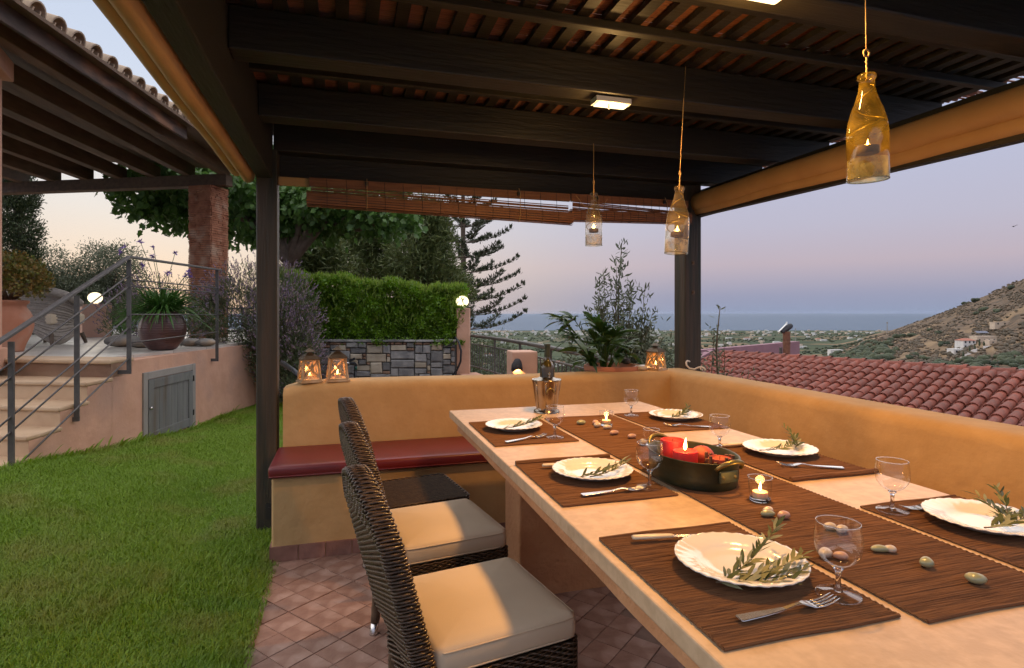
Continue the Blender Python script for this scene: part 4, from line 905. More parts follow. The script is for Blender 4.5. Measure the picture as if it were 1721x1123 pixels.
# paving slabs laid over the terrace
q = .62; ins = clip(poly, 1, 0, 50)
for i in range(-12, 14):
    for j in range(0, 14):
        cx_, cy_ = i*q, j*q; cr = [(top_r[0]+(cx_+a)*u[0]+(cy_+c)*v[0], top_r[1]+(cx_+a)*u[1]+(cy_+c)*v[1]) for a, c in ((.003,.003),(q-.003,.003),(q-.003,q-.003),(.003,q-.003))]
        pc = cr
        n_ = len(poly)
        # clip against the convex part of the outline that matters (wall side)
        for k in range(0, 7):
            (x0,y0),(x1,y1) = poly[k], poly[k+1]; a_, b_ = -(y1-y0), (x1-x0); pc = clip(pc, a_, b_, -(a_*x0+b_*y0)) if len(pc) >= 3 else []
            if len(pc) < 3: break
        if len(pc) < 3 or area(pc) < .003 or min(p[0] for p in pc) < -8: continue
        bb = MB(); bb.prism(pc, .8125, .84+random.uniform(-.0012,.0012)); bb.build('paving_slab', 'terrace_stone', TE)
ST = thing('stone_stairs', 'five pale stone steps leading up to the raised terrace', 'stairs')
for k in range(0, 6):
    zt = .84-.15*k; s0 = SN0-.305*k; a_ = on_wall(s0); c_ = on_wall(SN0+.02); Lf = 2.6
    pl = [a_, c_, (c_[0]-Lf*u[0], c_[1]-Lf*u[1]), (a_[0]-Lf*u[0], a_[1]-Lf*u[1])]
    if k:
        bb = MB(); bb.prism(pl, zt-.15, zt-.034); bb.build('riser', 'tread_stone', ST)
    else:
        pl2 = [on_wall(s0), on_wall(s0+.30), tuple(on_wall(s0+.30)[i]-Lf*u[i] for i in (0,1)), tuple(on_wall(s0)[i]-Lf*u[i] for i in (0,1))]
        bb = MB(); bb.prism([(p[0], p[1]) for p in pl2], .69, .8105); bb.build('riser', 'tread_stone', ST)
    n0 = on_wall(s0-.022); d0 = on_wall(s0+.33); tr = [(n0[0]+.006,n0[1]), (d0[0]+.006,d0[1]), (d0[0]-Lf*u[0], d0[1]-Lf*u[1]), (n0[0]-Lf*u[0], n0[1]-Lf*u[1])]
    bb = MB(); bb.prism(tr, zt-.034, zt+.002); bb.build('tread', 'tread_stone', ST, bevel=.012, seg=3)
# stringer: stepped pink side, thin, just outside the step ends
bb = MB()
for k in range(1, 6):
    zt = .84-.15*k; a_ = on_wall(SN0-.305*k); c_ = on_wall(SN0-.305*(k-1)); bb.prism([a_, (a_[0]+.004, a_[1]), (c_[0]+.004, c_[1]), c_], -.2, zt-.036)
bb.build('stringer', 'stucco_pink', ST)
# wooden hatch in the wall
dv = Vector((.2,1,0)).normalized(); HA = thing('wall_hatch', 'grey painted board hatch door set in the pink terrace wall', 'hatch', (wall_x(6.17),6.17,.0), math.atan2(dv.y, dv.x))
b = MB(); w, h = 1.06, .68
for (x0,x1,z0,z1) in ((0,.075,.02,h),(w-.075,w,-.02,h),(.076,w-.076,h-.07,h)): b.bx(x0,x1,-.016,.01,z0,z1)
b.build('frame', 'hatch_frame', HA, bevel=.004)
b = MB()
for (x0,x1,z0,z1) in ((.08,.17,.02,h-.075),(w-.17,w-.08,-.02,h-.075),(.171,w-.171,h-.165,h-.075),(.171,w-.171,.0,.09)): b.bx(x0,x1,-.022,.0,z0,z1)
dr = b.build('door', 'hatch_wood', HA, bevel=.003)
nb = 6; bw = (w-.342)/nb
for k in range(nb): b = MB(); b.bx(.172+bw*k+.002,.172+bw*(k+1)-.002,-.012,.004,.088,h-.166); b.build('board', 'hatch_wood', dr, bevel=.002, seg=1)
b = MB(); b.tube([(.10,-.02,.33),(.10,-.042,.33)], .014, 12); b.build('knob', 'steel', dr, True)
for zz in (.14,.52): b = MB(); b.bx(w-.086,w-.066,-.030,-.016,zz-.03,zz+.03); b.build('hinge', 'black_wire', dr)
# railing of the stairs
RL = thing('stair_railing', 'grey metal stair railing with thin parallel bars', 'railing')
po = [(-2.14,4.60,.13,1.058), (-2.005,5.22,.43,1.385), (-1.835,5.80,.735,1.722), (-1.485,7.62,.69,1.765)]
b = MB(); b.bar((-2.185,4.42,1.015), (po[2][0],po[2][1],1.745), .040, .022); b.bar((po[2][0],po[2][1]-.01,1.745), (po[3][0]+.02,po[3][1]+.10,1.775), .040, .022); b.build('handrail', 'railing', RL, bevel=.004)
for (x,y,z0,z1) in po:
    b = MB(); b.bx(x-.017,x+.017,y-.008,y+.008,z0,z1); p = b.build('post', 'railing', RL)
    if z0 > .2:
        b = MB(); b.bx(x-.125,x+.017,y-.010,y+.010,z0-.024,z0+.010); b.build('bracket', 'railing', p)
for (f0, f1) in ((.05,.14),(.16,.245),(.43,.50),(.52,.60),(.80,.84)):
    A = (po[0][0]-.01,po[0][1]-.12, po[0][3]-.93*(f0 if f0 > .1 else .14)-.02); 
for off in (.14,.235,.50,.60,.87):
    p0 = Vector((po[0][0],po[0][1],po[0][3]-off)); p2 = Vector((po[2][0],po[2][1],po[2][3]-off)); dirv = (p2-p0); b = MB(); b.tube([tuple(p0-dirv*.10), tuple(p2)], .0065, 8)
    b.build('bar', 'railing', RL, True)
for z2, z3 in ((1.545,1.55),(1.485,1.495),(1.235,1.23),(.985,1.02)):
    b = MB(); b.tube([(po[2][0],po[2][1],z2),(po[3][0],po[3][1],z3)], .0065, 8); b.build('bar', 'railing', RL, True)

# pots, rocks, chair and lamp on the terrace
BPT = thing('ribbed_pot', 'dark brown ribbed pot with a mop of strap leaves, behind the railing', 'potted plant', (-1.93,7.12,.84))
pr = [(0,0),(.105,0),(.115,.01)]
for i in range(46):
    s_ = i/45; r = .115+.125*math.sin(PI*(s_*.80+.02))**.85*(1-.12*s_); pr.append((r+(.0035 if i % 3 == 1 else 0), .01+.385*s_))
pr += [(.150,.40),(.158,.405),(.158,.425),(.14,.425),(.135,.38),(0,.37)]
b = MB(); b.lathe(pr, 36); b.build('pot', 'pot_brown', BPT, True)
P, D, L_ = [], [], []
for k in range(520):
    a = random.uniform(0, 2*PI); r = random.uniform(0,.11); e = random.uniform(.05,1.45); P.append((r*math.cos(a), r*math.sin(a), .40+random.uniform(0,.05))); D.append((math.cos(a)*math.cos(e), math.sin(a)*math.cos(e), math.sin(e))); L_.append(random.uniform(.28,.60))
arch_leaves(P, D, np.array(L_), np.array(L_)*.012+.009, 'strap_leaf', 'leaves', BPT, 6, .52)
b = MB(); P, D = [], []
for k in range(11):
    a = random.uniform(0,2*PI); e = random.uniform(.9,1.4); Lh = random.uniform(.45,.80); tp = (math.cos(a)*math.cos(e)*Lh, math.sin(a)*math.cos(e)*Lh, .42+math.sin(e)*Lh); b.tube([(0,0,.42),(tp[0]*.45,tp[1]*.45,.42+(tp[2]-.42)*.55),tp], .003, 5)
    for j in range(16): P.append(tp); D.append(tuple(RNG.normal(size=3)+np.array([0,0,.4])))
tag(b.build('flower_stalks', 'strap_leaf', BPT), kind='stuff')
V, F = leaf_VF(P, D, RNG.uniform(.025,.05,len(P)), .014, .3); tag(link('flowers', np_mesh('flowers', V, F, 'bloom_violet'), BPT), kind='stuff')
TP = thing('terracotta_urn', 'large weathered terracotta urn with a green-orange succulent', 'potted plant', (-3.40,7.25,.84))
b = MB(); b.lathe([(0,0),(.165,0),(.175,.02),(.20,.09),(.255,.20),(.285,.30),(.282,.38),(.25,.46),(.205,.52),(.20,.55),(.235,.575),(.24,.60),(.21,.605),(.19,.56),(0,.55)], 36, rad=lambda a, z: 1+.012*math.sin(z*70)); b.v = [(p[0]*.74,p[1]*.74,p[2]*.9) for p in b.v]; b.build('urn', 'terracotta', TP, True)
b = MB()
for k in range(14):
    a = 2*PI*k/14; b.tube([(.05*math.cos(a),.05*math.sin(a),.56),(.2*math.cos(a),.2*math.sin(a),.68),(.36*math.cos(a),.36*math.sin(a),.70+random.uniform(-.1,.2))], [.018,.012,.007], 6)
tag(b.build('branches', 'bark', TP, True), kind='stuff')
def cloud(ells, n, L, W, upb=0., sig=.10, per=14, surf=.6, shape=None, fold=.3, out=.7):
    """leaves in clumps through a set of ellipsoids (cx,cy,cz,rx,ry,rz,weight)"""
    ells = np.array(ells, float); wts = ells[:,6]/ells[:,6].sum(); nc = max(1, n//per); idx = RNG.choice(len(ells), nc, p=wts); E_ = ells[idx]
    dirs = unit(RNG.normal(size=(nc,3))); rad = (1-surf)*RNG.random(nc)**(1/3)+surf*RNG.uniform(.72,1.0,nc); Cc = E_[:,:3]+dirs*rad[:,None]*E_[:,3:6]
    P = np.repeat(Cc, per, 0)+RNG.normal(size=(nc*per,3))*sig; O = np.repeat(dirs, per, 0); D = O*out+RNG.normal(size=(nc*per,3))*.7+np.array([0,0,upb])
    m = nc*per; return leaf_VF(P, D, RNG.uniform(.7,1.25,m)*L, RNG.uniform(.75,1.2,m)*W, fold, shape=shape)
V, F = cloud([(-.05,0,.84,.38,.36,.21,3),(.22,-.10,.74,.20,.20,.16,1),(-.3,.1,.76,.2,.2,.16,1)], 5200, .034, .026, .3, .028, 12, .75); link('foliage', np_mesh('foliage', V, F, 'succulent'), TP)
ROCKS = [(-2.60,7.98,.17,.12,.15,'grey rounded rock on the terrace farthest from the ribbed pot'), (-2.28,7.66,.15,.11,.13,'brown-grey rock just left of the ribbed pot'), (-2.06,7.80,.10,.08,.06,'small flat brown rock at the foot of the ribbed pot'), (-1.83,7.87,.12,.09,.10,'tan rock to the right of the ribbed pot'), (-1.64,7.80,.13,.09,.10,'smooth pale grey rock by the lavender')]
for (x,y,a,bb_,c,l) in ROCKS:
    b = MB(); n = 14; ph = random.uniform(0,6)
    b.lathe([(math.sin(PI*i/8), .5-.5*math.cos(PI*i/8)) for i in range(9)], n, rad=lambda q, z: 1+.14*math.sin(2*q+ph)+.10*math.sin(5*q+ph+3*z)+.06*math.sin(7*z+ph)); b.v = [(p[0]*a, p[1]*bb_, p[2]*c-.004) for p in b.v]
    tag(b.build('rock', 'rock', None, True, loc=(x,y,.842), rz=random.uniform(0,.6)), l, 'rock', 'rocks along the terrace edge')
# grey wicker armchair seen from behind
AC = thing('wicker_armchair', 'pale grey wicker armchair with rolled top, behind the terracotta urn', 'armchair', (-3.80,9.05,.84), R(-20))
b = MB(); n, m = 22, 16; vs = []
for i in range(n):
    a = R(-100)+R(200)*i/(n-1)
    for j in range(m):
        s_ = j/(m-1); r = .33+.06*s_**2-.03*math.sin(PI*s_)+.10*max(0,.3-s_); zz = .10+.62*s_*(1-.30*(abs(a)/R(100))**2.2); dz = (.10*math.cos(3*a)*(1-s_)**3 if s_ < .4 else 0)
        vs.append((r*math.sin(a), -r*math.cos(a), zz+dz+.006*math.sin(j*9)))
fs = [(i*m+j, (i+1)*m+j, (i+1)*m+j+1, i*m+j+1) for i in range(n-1) for j in range(m-1)]; b.add(vs, fs); o = b.build('shell', M['wicker_grey'], AC, True); md = o.modifiers.new('solid', 'SOLIDIFY'); md.thickness = .035
b = MB(); b.tube([vs[i*m+m-1] for i in range(n)], .055, 10); b.build('rolled_rim', 'wicker_grey', AC, True)
rows = MB()
for j in range(1, 15): rows.tube([((vs[i*m+j][0])*1.012, vs[i*m+j][1]*1.012, vs[i*m+j][2]) for i in range(n)], .009, 5)
rows.build('woven_bands', 'wicker_grey', AC, True)
b = MB(); b.bx(-.27,.27,-.25,.30,.26,.40); b.build('seat', 'cushion_cream', AC, bevel=.03)
for sx in (-1,1):
    for sy in (-1,1): b = MB(); b.tube([(sx*.30,sy*.27,0),(sx*.26,sy*.24,.14)], [.02,.028], 8); b.build('leg', 'bark', AC)
# lamp pillar with lit globe
def globe_lamp(label, x, y, z, r, power):
    t = thing('globe_lamp', label, 'globe lamp', (x,y,z), group='lit globe lamps on pillars')
    b = MB(); b.lathe([(0,0),(r*.55,0),(r*.6,.015),(r*.5,.022),(0,.022)], 20); b.build('collar', 'white_metal', t, True, auto=40)
    b = MB(); b.lathe([(r*math.sin(PI*i/16), .018+r*.88-r*.88*math.cos(PI*i/16)) for i in range(17)], 28); b.build('globe', 'globe_glow', t, True)
    L = bpy.data.lights.new('globe_light', 'POINT'); L.energy = power; L.color = (1,.74,.42); L.shadow_soft_size = r*1.15; lo_ = bpy.data.objects.new('globe_light', L); col.objects.link(lo_); lo_.parent = t; lo_.location = (0,0,.018+r*.88)
    L.use_shadow = True
LP = thing('lamp_pillar', 'short peach plastered pillar carrying a globe lamp on the far terrace', 'pillar', (-4.13,11.45,.84), R(25))
b = MB(); b.prism([(-.20,-.25),(.16,-.25),(.22,-.19),(.22,.25),(-.20,.25)], -.02, .555); b.build('pillar_body', 'stucco_peach', LP, bevel=.012)
globe_lamp('lit globe lamp on the peach pillar, far terrace', -4.13,11.45,1.395,.108, 5)
LR = thing('terrace_railing', 'thin pale metal railing at the far edge of the terrace', 'railing')
b = MB(); b.tube([(-6.4,13.2,1.38),(-4.35,12.0,1.36)], .02, 8); b.build('handrail', 'railing', LR, True)
b = MB(); b.tube([(-6.4,13.2,1.12),(-4.35,12.0,1.12)], .010, 6); b.tube([(-6.4,13.2,.95),(-4.35,12.0,.95)], .010, 6); b.build('bar', 'railing', LR)
for k in range(6): f_ = k/5; b = MB(); b.tube([(-6.4+2.05*f_,13.2-1.2*f_,.84),(-6.4+2.05*f_,13.2-1.2*f_,1.37)], .010, 6); b.build('post', 'railing', LR)
LR2 = thing('terrace_railing', 'dark thin railing between the lamp pillar and the ribbed pot', 'railing')
b = MB(); b.tube([(-3.85,11.8,1.33),(-1.6,11.3,1.33)], .018, 8); b.build('handrail', 'railing', LR2, True)
b = MB(); b.tube([(-3.85,11.8,.92),(-1.6,11.3,.92)], .012, 8); b.build('bar', 'railing', LR2, True)
for k in range(19): f_ = k/18; b = MB(); b.tube([(-3.85+2.25*f_,11.8-.5*f_,.84),(-3.85+2.25*f_,11.8-.5*f_,1.33)], .007, 5); b.build('baluster', 'railing', LR2)
# strap-leaved plants behind the armchair
PB = thing('strap_plant', 'upright broad-leaved green plant behind the armchair', 'plant', (-5.0,13.1,.6))
P = [(random.uniform(-.9,.9), random.uniform(-.2,.2), random.uniform(0,.1)) for k in range(70)]; D = [(random.uniform(-.4,.4), random.uniform(-.4,.4), 1) for k in range(70)]
arch_leaves(P, D, RNG.uniform(.6,1.1,70), RNG.uniform(.06,.10,70), 'strap_leaf', 'leaves', PB, 6, .2)

# ------------------------------------------------------------------ porch: brick pillar, beam, joists, tiled eave, corner pilaster
BR = thing('brick_pillar', 'square pillar of thin stacked red bricks holding the porch beam', 'pillar', (-2.17,10.50,.84), R(-28))
b = MB(); z = 0; hw = .205
while z < 2.47:
    hgt = random.uniform(.028,.042); 
    for side in range(4):
        p = -hw+random.uniform(0,.02); c, s_ = math.cos(side*PI/2), math.sin(side*PI/2)
        while p < hw-.03:
            ln = min(random.uniform(.09,.20), hw-p); pr_ = random.uniform(-.006,.010)
            cx_, cy_ = p+ln/2, -hw+.03-pr_; b.obx((cx_*c-cy_*s_, cx_*s_+cy_*c, z+hgt/2), (ln-.005, .07, hgt-.006), (0,0,side*PI/2)); p += ln
    z += hgt
o = b.build('brick_courses', 'brick_thin', BR); o['kind'] = 'stuff'
b = MB(); b.bx(-hw+.02,hw-.02,-hw+.02,hw-.02,-.02,2.47); b.build('core', 'mortar', BR)
PC = thing('porch_roof', 'house porch roof of brown beams and joists with curved tiles along the eave', 'porch roof')
b = MB(); b.bar((-6.3,12.35,3.42),(-1.82,10.28,3.42), .17, .19); b.build('beam', 'wood_porch', PC, bevel=.008)
A0, A1 = Vector((-2.86,5.3,0)), Vector((-1.86,10.5,0)); dirj = (A1-A0).normalized(); perp = Vector((-dirj.y, dirj.x, 0))
for k in range(8):
    off = perp*(.62*k); sl_ = .16*k; a_ = A0+off-dirj*(.25*k)*0; e_ = A0+off; tq = ((10.28-.462*(e_.x+1.82))-e_.y)/(dirj.y+.462*dirj.x); e_ = e_+dirj*(tq+.06)
    b = MB(); b.bar((a_.x,a_.y,3.62+.0*k),(e_.x,e_.y,3.60+.0*k), .13, .20); b.build('joist', 'wood_porch', PC, bevel=.006)
b = MB(); q0 = A0-perp*.45; q1 = A1-perp*.45
b.add([tuple(q0+Vector((0,0,3.655))), tuple(q1+Vector((0,0,3.655))), tuple(q1+perp*7+dirj*4+Vector((0,0,4.85))), tuple(q0+perp*7+Vector((0,0,4.85)))], [(0,1,2,3)])
o = b.build('soffit', 'wood_porch', PC); md = o.modifiers.new('solid', 'SOLIDIFY'); md.thickness = .03
fa, fe = A0-perp*.30-dirj*.12, A1-perp*.30-dirj*2.2
b = MB(); b.bar((fa.x,fa.y,3.582),(fe.x,fe.y,3.575), .035, .17); b.build('fascia', 'wood_fascia', PC, bevel=.005)
b = MB(); b.bar((fa.x-.05,fa.y+.01,3.56),(fa.x+.10*perp.x-.55,fa.y+.15,3.60), .04, .18); b.build('fascia', 'wood_fascia', PC, bevel=.005)
tl = MB(); n = 8; L_ = .42; vs = []
for i, (yy, r) in enumerate(((0,.098),(L_,.082))):
    for j in range(n+1): a = PI*j/n; vs.append((r*math.cos(a), yy, r*math.sin(a)))
    for j in range(n+1): a = PI*j/n; vs.append(((r-.014)*math.cos(a), yy, (r-.014)*math.sin(a)))
m = 2*(n+1); fs = []
for j in range(n): fs += [(j,j+1,m+j+1,m+j), (n+1+j+1,n+1+j,m+n+1+j,m+n+1+j+1), (j+1,j,n+1+j,n+1+j+1), (m+j,m+j+1,m+n+1+j+1,m+n+1+j)]
fs += [(0,m,m+n+1,n+1),(n,n+n+1,m+n+n+1,m+n)]
tl.add(vs, fs); cover = tl.mesh('cover_tile', 'tile_porch', True); cover.set_sharp_from_angle(angle=R(50))
pm = MB(); pm.add([(x, y, -z) for x, y, z in tl.v], [f[::-1] for f in tl.f]); pan_ = pm.mesh('pan_tile', 'tile_porch', True); pan_.set_sharp_from_angle(angle=R(50))
ang = math.atan2(perp.y, perp.x)-PI/2; Lf = (fe-fa).length; nt_ = int(Lf/.255)
for k in range(nt_+1):
    for r_ in range(3):
        base_ = fa-perp*.06+dirj*(.255*k)+perp*(.34*r_); zz = 3.668+.34*r_*.30
        o = link('cover_tile', cover, PC, (base_.x, base_.y, zz+.055+.012*r_), ang); o.rotation_euler = (math.atan(.30), 0, ang)
        b2 = base_+dirj*.1275; o = link('pan_tile', pan_, PC, (b2.x, b2.y, zz+.085), ang); o.rotation_euler = (math.atan(.30), 0, ang)
PI_ = thing('house_pilaster', 'pink-grey plastered house pillar with a square capital at the picture edge', 'pillar', (-3.02,5.97,.84), R(11))
b = MB(); b.bx(-.20,.115,-.2,.2,-.1,2.50); b.build('shaft', 'stucco_pink', PI_, bevel=.01)
b = MB(); b.bx(-.24,.185,-.25,.25,2.502,2.68); b.build('capital', 'stucco_pink', PI_, bevel=.01)
b = MB(); b.bx(-.24,.145,-.24,.24,-.1,.10); b.build('plinth', 'stucco_pink', PI_, bevel=.01)

# ------------------------------------------------------------------ lavender bushes
def lavender(label, c, r, n_leaf, n_spike):
    t = thing('lavender_bush', label, 'shrub', c)
    ells = [(0,0,.45,r[0],r[1],r[2],3), (-.35*r[0],-.2,.30,r[0]*.75,r[1]*.8,r[2]*.8,2), (.3*r[0],-.3,.10,r[0]*.6,r[1]*.7,r[2]*.9,2)]
    V, F = cloud(ells, n_leaf, .085, .011, .6, .05, 12, .55); tag(link('foliage', np_mesh('foliage', V, F, 'lavender_green'), t), kind='stuff')
    d_ = unit(RNG.normal(size=(n_spike,3))*np.array([1,1,.7])+np.array([0,-.25,.55])); e = np.array(ells)[RNG.choice(3, n_spike)]; P = e[:,:3]+d_*e[:,3:6]*RNG.uniform(.80,1.02,n_spike)[:,None]; D = unit(d_*.8+np.array([0,0,.7])+RNG.normal(size=(n_spike,3))*.2); Lh = RNG.uniform(.13,.26,n_spike)
    parts = [leaf_VF(P-D*.05, D, Lh, .0045, .3)]; tag(link('stalks', np_mesh('stalks', *parts[0], 'lavender_stalk'), t), kind='stuff')
    Q = P-D*.05+D*(Lh*.80)[:,None]; k = 5; parts = [leaf_VF(Q+D*(.013*i)+RNG.normal(size=Q.shape)*.002, D+RNG.normal(size=Q.shape)*.35, .026, .016, .4) for i in range(k)]; V, F = join_VF(parts); tag(link('blooms', np_mesh('blooms', V, F, 'lavender_bloom'), t), kind='stuff')
lavender('large lavender bush spilling over the pink wall beside the lawn-side post', (-1.18,9.0,.80), (.78,.62,.72), 15000, 1500)
lavender('paler lavender bush between the lawn-side post and the hedge', (-.74,8.75,.40), (.40,.36,.66), 7000, 700)
lavender('small lavender tuft behind the strap-leaved pot', (-2.3,8.5,.80), (.55,.35,.45), 4000, 420)
# ------------------------------------------------------------------ stone wall, hedge, lamp pillar, hose
def pt(px, py, t):      # a point at depth t on a line of sight, used to set things out on the ground
    xc = (px-860.5)/960; return Vector((t*(SN+xc*CS), t*(CS-xc*SN), EYE+t*(526-py)/960))
w0, w1 = pt(440,572,8.8), pt(766,568,8.8); wdir = Vector((w1.x-w0.x, w1.y-w0.y, 0)); WL = wdir.length; wdir.normalize(); wang = math.atan2(wdir.y, wdir.x)
SW = thing('stone_wall', 'garden wall of squared grey slate blocks under the hedge', 'wall', (w0.x,w0.y,0), wang)
b = MB(); b.bx(0,WL,.012,.35,-.3,.80); b.build('mortar_bed', 'mortar', SW)
CW, CH = .062, .0445; nx, nz = int(WL/CW), 18; used = np.zeros((nx, nz), bool); szs = [(6,3),(5,3),(4,3),(5,2),(4,2),(3,3),(3,2),(4,4),(3,4),(2,3),(2,2),(2,1),(3,1),(1,1),(1,2)]; wt = [4,5,6,5,6,5,5,4,4,4,4,.5,.5,0,0]
for j in range(nz):
    for i in range(nx):
        if used[i,j]: continue
        cand = [(s_, w_) for s_, w_ in zip(szs, wt) if i+s_[0] <= nx and j+s_[1] <= nz and not used[i:i+s_[0], j:j+s_[1]].any()]
        ws = [w_+.02 for _, w_ in cand]; (a, c) = random.choices([s_ for s_, _ in cand], ws)[0]; used[i:i+a, j:j+c] = True
        x0, x1, z0, z1 = i*CW+.006, (i+a)*CW-.006, j*CH+.005, (j+c)*CH-.005; pr_ = random.uniform(.010,.035); b = MB()
        jj = lambda: random.uniform(-.004,.004); ch = min(x1-x0, z1-z0)*.12
        f_ = [(x0+jj(),z0+jj()),(x1+jj(),z0+jj()),(x1+jj(),z1+jj()),(x0+jj(),z1+jj())]; cx_, cz_ = (x0+x1)/2, (z0+z1)/2
        inn = [(p[0]+math.copysign(ch, cx_-p[0]), p[1]+math.copysign(ch, cz_-p[1])) for p in f_]
        vs = [(p[0],.02,p[1]) for p in f_]+[(p[0],-pr_+.012,p[1]) for p in f_]+[(p[0],-pr_+random.uniform(-.004,.004),p[1]) for p in inn]
        fs = [(0,1,5,4),(1,2,6,5),(2,3,7,6),(3,0,4,7),(4,5,9,8),(5,6,10,9),(6,7,11,10),(7,4,8,11),(8,9,10,11)]
        r_ = random.random(); mt = 'stone_rust' if c == 1 else ('stone_beige' if r_ < .13 else 'stone_grey')
        b.add(vs, fs); b.build('stone', mt, SW)
x = 0
while x < WL:
    ln = min(random.uniform(.28,.5), WL-x); b = MB(); b.bx(x+.004,x+ln-.004,-.045,.34,.802,.838+random.uniform(-.006,.006)); b.build('coping_stone', 'stone_grey', SW, bevel=.006, seg=1); x += ln
HG = thing('hedge', 'dense bright green clipped hedge above the slate wall', 'hedge', (w0.x,w0.y,.80), wang)
n = 44000; hx = RNG.uniform(.05, WL+.14, n); top = 1.05-.27*(hx/WL)+.045*np.sin(7*hx)+.035*np.sin(17*hx)+.02*np.sin(41*hx); face = RNG.random(n); hz = RNG.uniform(0,1,n)**.9*top; hy = .16+RNG.normal(size=n)*.04+.06*np.sin(6*hx+4*hz+np.sin(9*hz))+.045*np.sin(13*hx-9*hz)+.03*np.sin(23*hx+17*hz)
tp_ = face > .66; hz = np.where(tp_, top+RNG.normal(size=n)*.03, hz); hy = np.where(tp_, RNG.uniform(.12,.75,n), hy); ov = (hz < .06) & ~tp_; hy = np.where(ov, hy-.12, hy); hz = np.where(ov, hz-RNG.random(n)*.07, hz)
P = np.stack([hx, hy, hz], 1); D = np.stack([RNG.normal(size=n)*.6, -np.abs(RNG.normal(size=n))*.6+.1, RNG.normal(size=n)*.5+.45], 1)
V, F = leaf_VF(P, D, RNG.uniform(.025,.065,n), RNG.uniform(.014,.032,n), .3); link('foliage', np_mesh('foliage', V, F, 'hedge_leaf'), HG)
m = 3000; hx = RNG.uniform(.05, WL+.1, m); top = 1.05-.27*(hx/WL)+.03*np.sin(7*hx)+.02*np.sin(17*hx); gl = RNG.random(m) < .35
P = np.stack([hx, RNG.uniform(.05,.5,m), np.where(gl, top*RNG.uniform(.3,1,m), top+RNG.uniform(-.03,.05,m))], 1); P[:,1] = np.where(gl, .10, P[:,1])
V, F = leaf_VF(P, np.stack([RNG.normal(size=m)*.3, RNG.normal(size=m)*.3-.1, np.ones(m)], 1), RNG.uniform(.05,.12,m), RNG.uniform(.012,.022,m), .3); link('young_shoots', np_mesh('young_shoots', V, F, 'hedge_tip'), HG)
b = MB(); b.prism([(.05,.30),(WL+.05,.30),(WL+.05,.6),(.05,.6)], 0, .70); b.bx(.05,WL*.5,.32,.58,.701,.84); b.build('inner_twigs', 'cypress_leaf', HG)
g0 = pt(777,560,9.0); LPB = thing('lamp_pillar', 'slim pink pillar with globe lamp at the end of the slate wall', 'pillar', (g0.x+.02,g0.y,0), R(-16))
b = MB(); b.bx(-.10,.10,-.10,.10,-.3,1.325); b.build('pillar_body', 'stucco_pink', LPB, bevel=.008)
globe_lamp('lit globe lamp half hidden by the hedge tip', g0.x+.0,g0.y,1.325,.10, 5)
KW = thing('kerb_wall', 'low pink plastered kerb wall carrying the curved railing', 'wall')
b = MB(); b.prism([(1.72,8.9),(1.70,6.2),(1.70,3.95),(2.12,3.95),(2.16,6.2),(2.02,8.95)], -.4, .30); b.build('kerb', 'stucco_pink', KW, bevel=.01)
hs = [pt(765,567,8.72), pt(771,575,8.68), pt(775,590,8.66), pt(774,608,8.66), pt(768,622,8.68), pt(758,634,8.7), pt(745,645,8.72)]
b = MB(); b.tube([tuple(p) for p in hs], .016, 8); tag(b.build('hose', 'rubber_black', None, True), 'black hose looping over the end of the slate wall', 'hose')
TPP = thing('garden_tap', 'metal tap with green connector and hanging hose on the slate wall', 'tap', tuple(pt(588,610,8.72)), wang)
b = MB(); b.tube([(-.07,.03,.0),(-.07,-.04,0),(.02,-.045,0)], .016, 8); b.build('tap_body', 'steel', TPP, True)
b = MB(); b.tube([(.02,-.045,0),(.09,-.045,.0)], .022, 8); b.obx((.05,-.05,.05), (.09,.035,.035), (0,-.45,0)); b.tube([(.09,-.045,.0),(.105,-.045,-.02),(.105,-.045,-.05)], .016, 8); b.build('valve', 'rubber_black', TPP)
b = MB(); b.tube([(.105,-.045,-.05),(.105,-.045,-.10)], .019, 8); b.build('connector', 'plastic_green', TPP, True)
b = MB(); b.tube([(.105,-.045,-.10),(.095,-.06,-.25),(.06,-.08,-.40)], .014, 8); b.tube([(-.09,-.03,-.03),(-.085,-.06,-.16),(-.04,-.08,-.30),(.02,-.1,-.38)], .018, 8); b.build('hose_end', 'rubber_black', TPP, True)
b = MB(); b.tube([tuple(pt(474,610,6.0)), tuple(pt(492,622,5.6)), tuple(pt(503,632,5.3))], .025, 8); tag(b.build('drain_pipe', 'rubber_black', None, True), 'short dark pipe sloping down beside the left lantern', 'pipe')

# curved garden railing down to the terrace corner
GR = thing('garden_railing', 'grey garden railing with round handrail and thin balusters beyond the parapet', 'railing')
rp = [(1.93,9.10),(2.04,8.2),(2.08,7.2),(2.07,6.2),(2.05,5.4),(2.04,4.6),(2.05,3.9)]
b = MB(); b.tube([(x,y,.885) for x,y in rp], .024, 10); b.build('handrail', 'railing', GR, True)
b = MB(); b.tube([(x,y,.755) for x,y in rp], .010, 6); b.build('bar', 'railing', GR, True)
b = MB(); b.tube([(x,y,.40) for x,y in rp], .012, 6); b.build('bar', 'railing', GR, True)
ry = [p[1] for p in rp][::-1]; rx = [p[0] for p in rp][::-1]; y = 9.05; k = 0
while y > 3.95:
    x = float(np.interp(y, ry, rx)); b = MB()
    if k % 10 == 0: b.bx(x-.012,x+.012,y-.012,y+.012,.30,.875); b.build('post', 'railing', GR)
    else: b.tube([(x,y,.40),(x,y,.755)], .0075, 6); b.build('baluster', 'railing', GR)
    y -= .115; k += 1
PR = thing('lamp_pier', 'square pink pier standing in the railing line with a wall lamp', 'pier', (1.85,5.98,0), R(-4))
b = MB(); b.prism([(-.13,-.15),(.15,-.15),(.15,.15),(-.13,.15)], -.3, .835); b.build('pier_body', 'stucco_peach', PR, bevel=.014, seg=3)
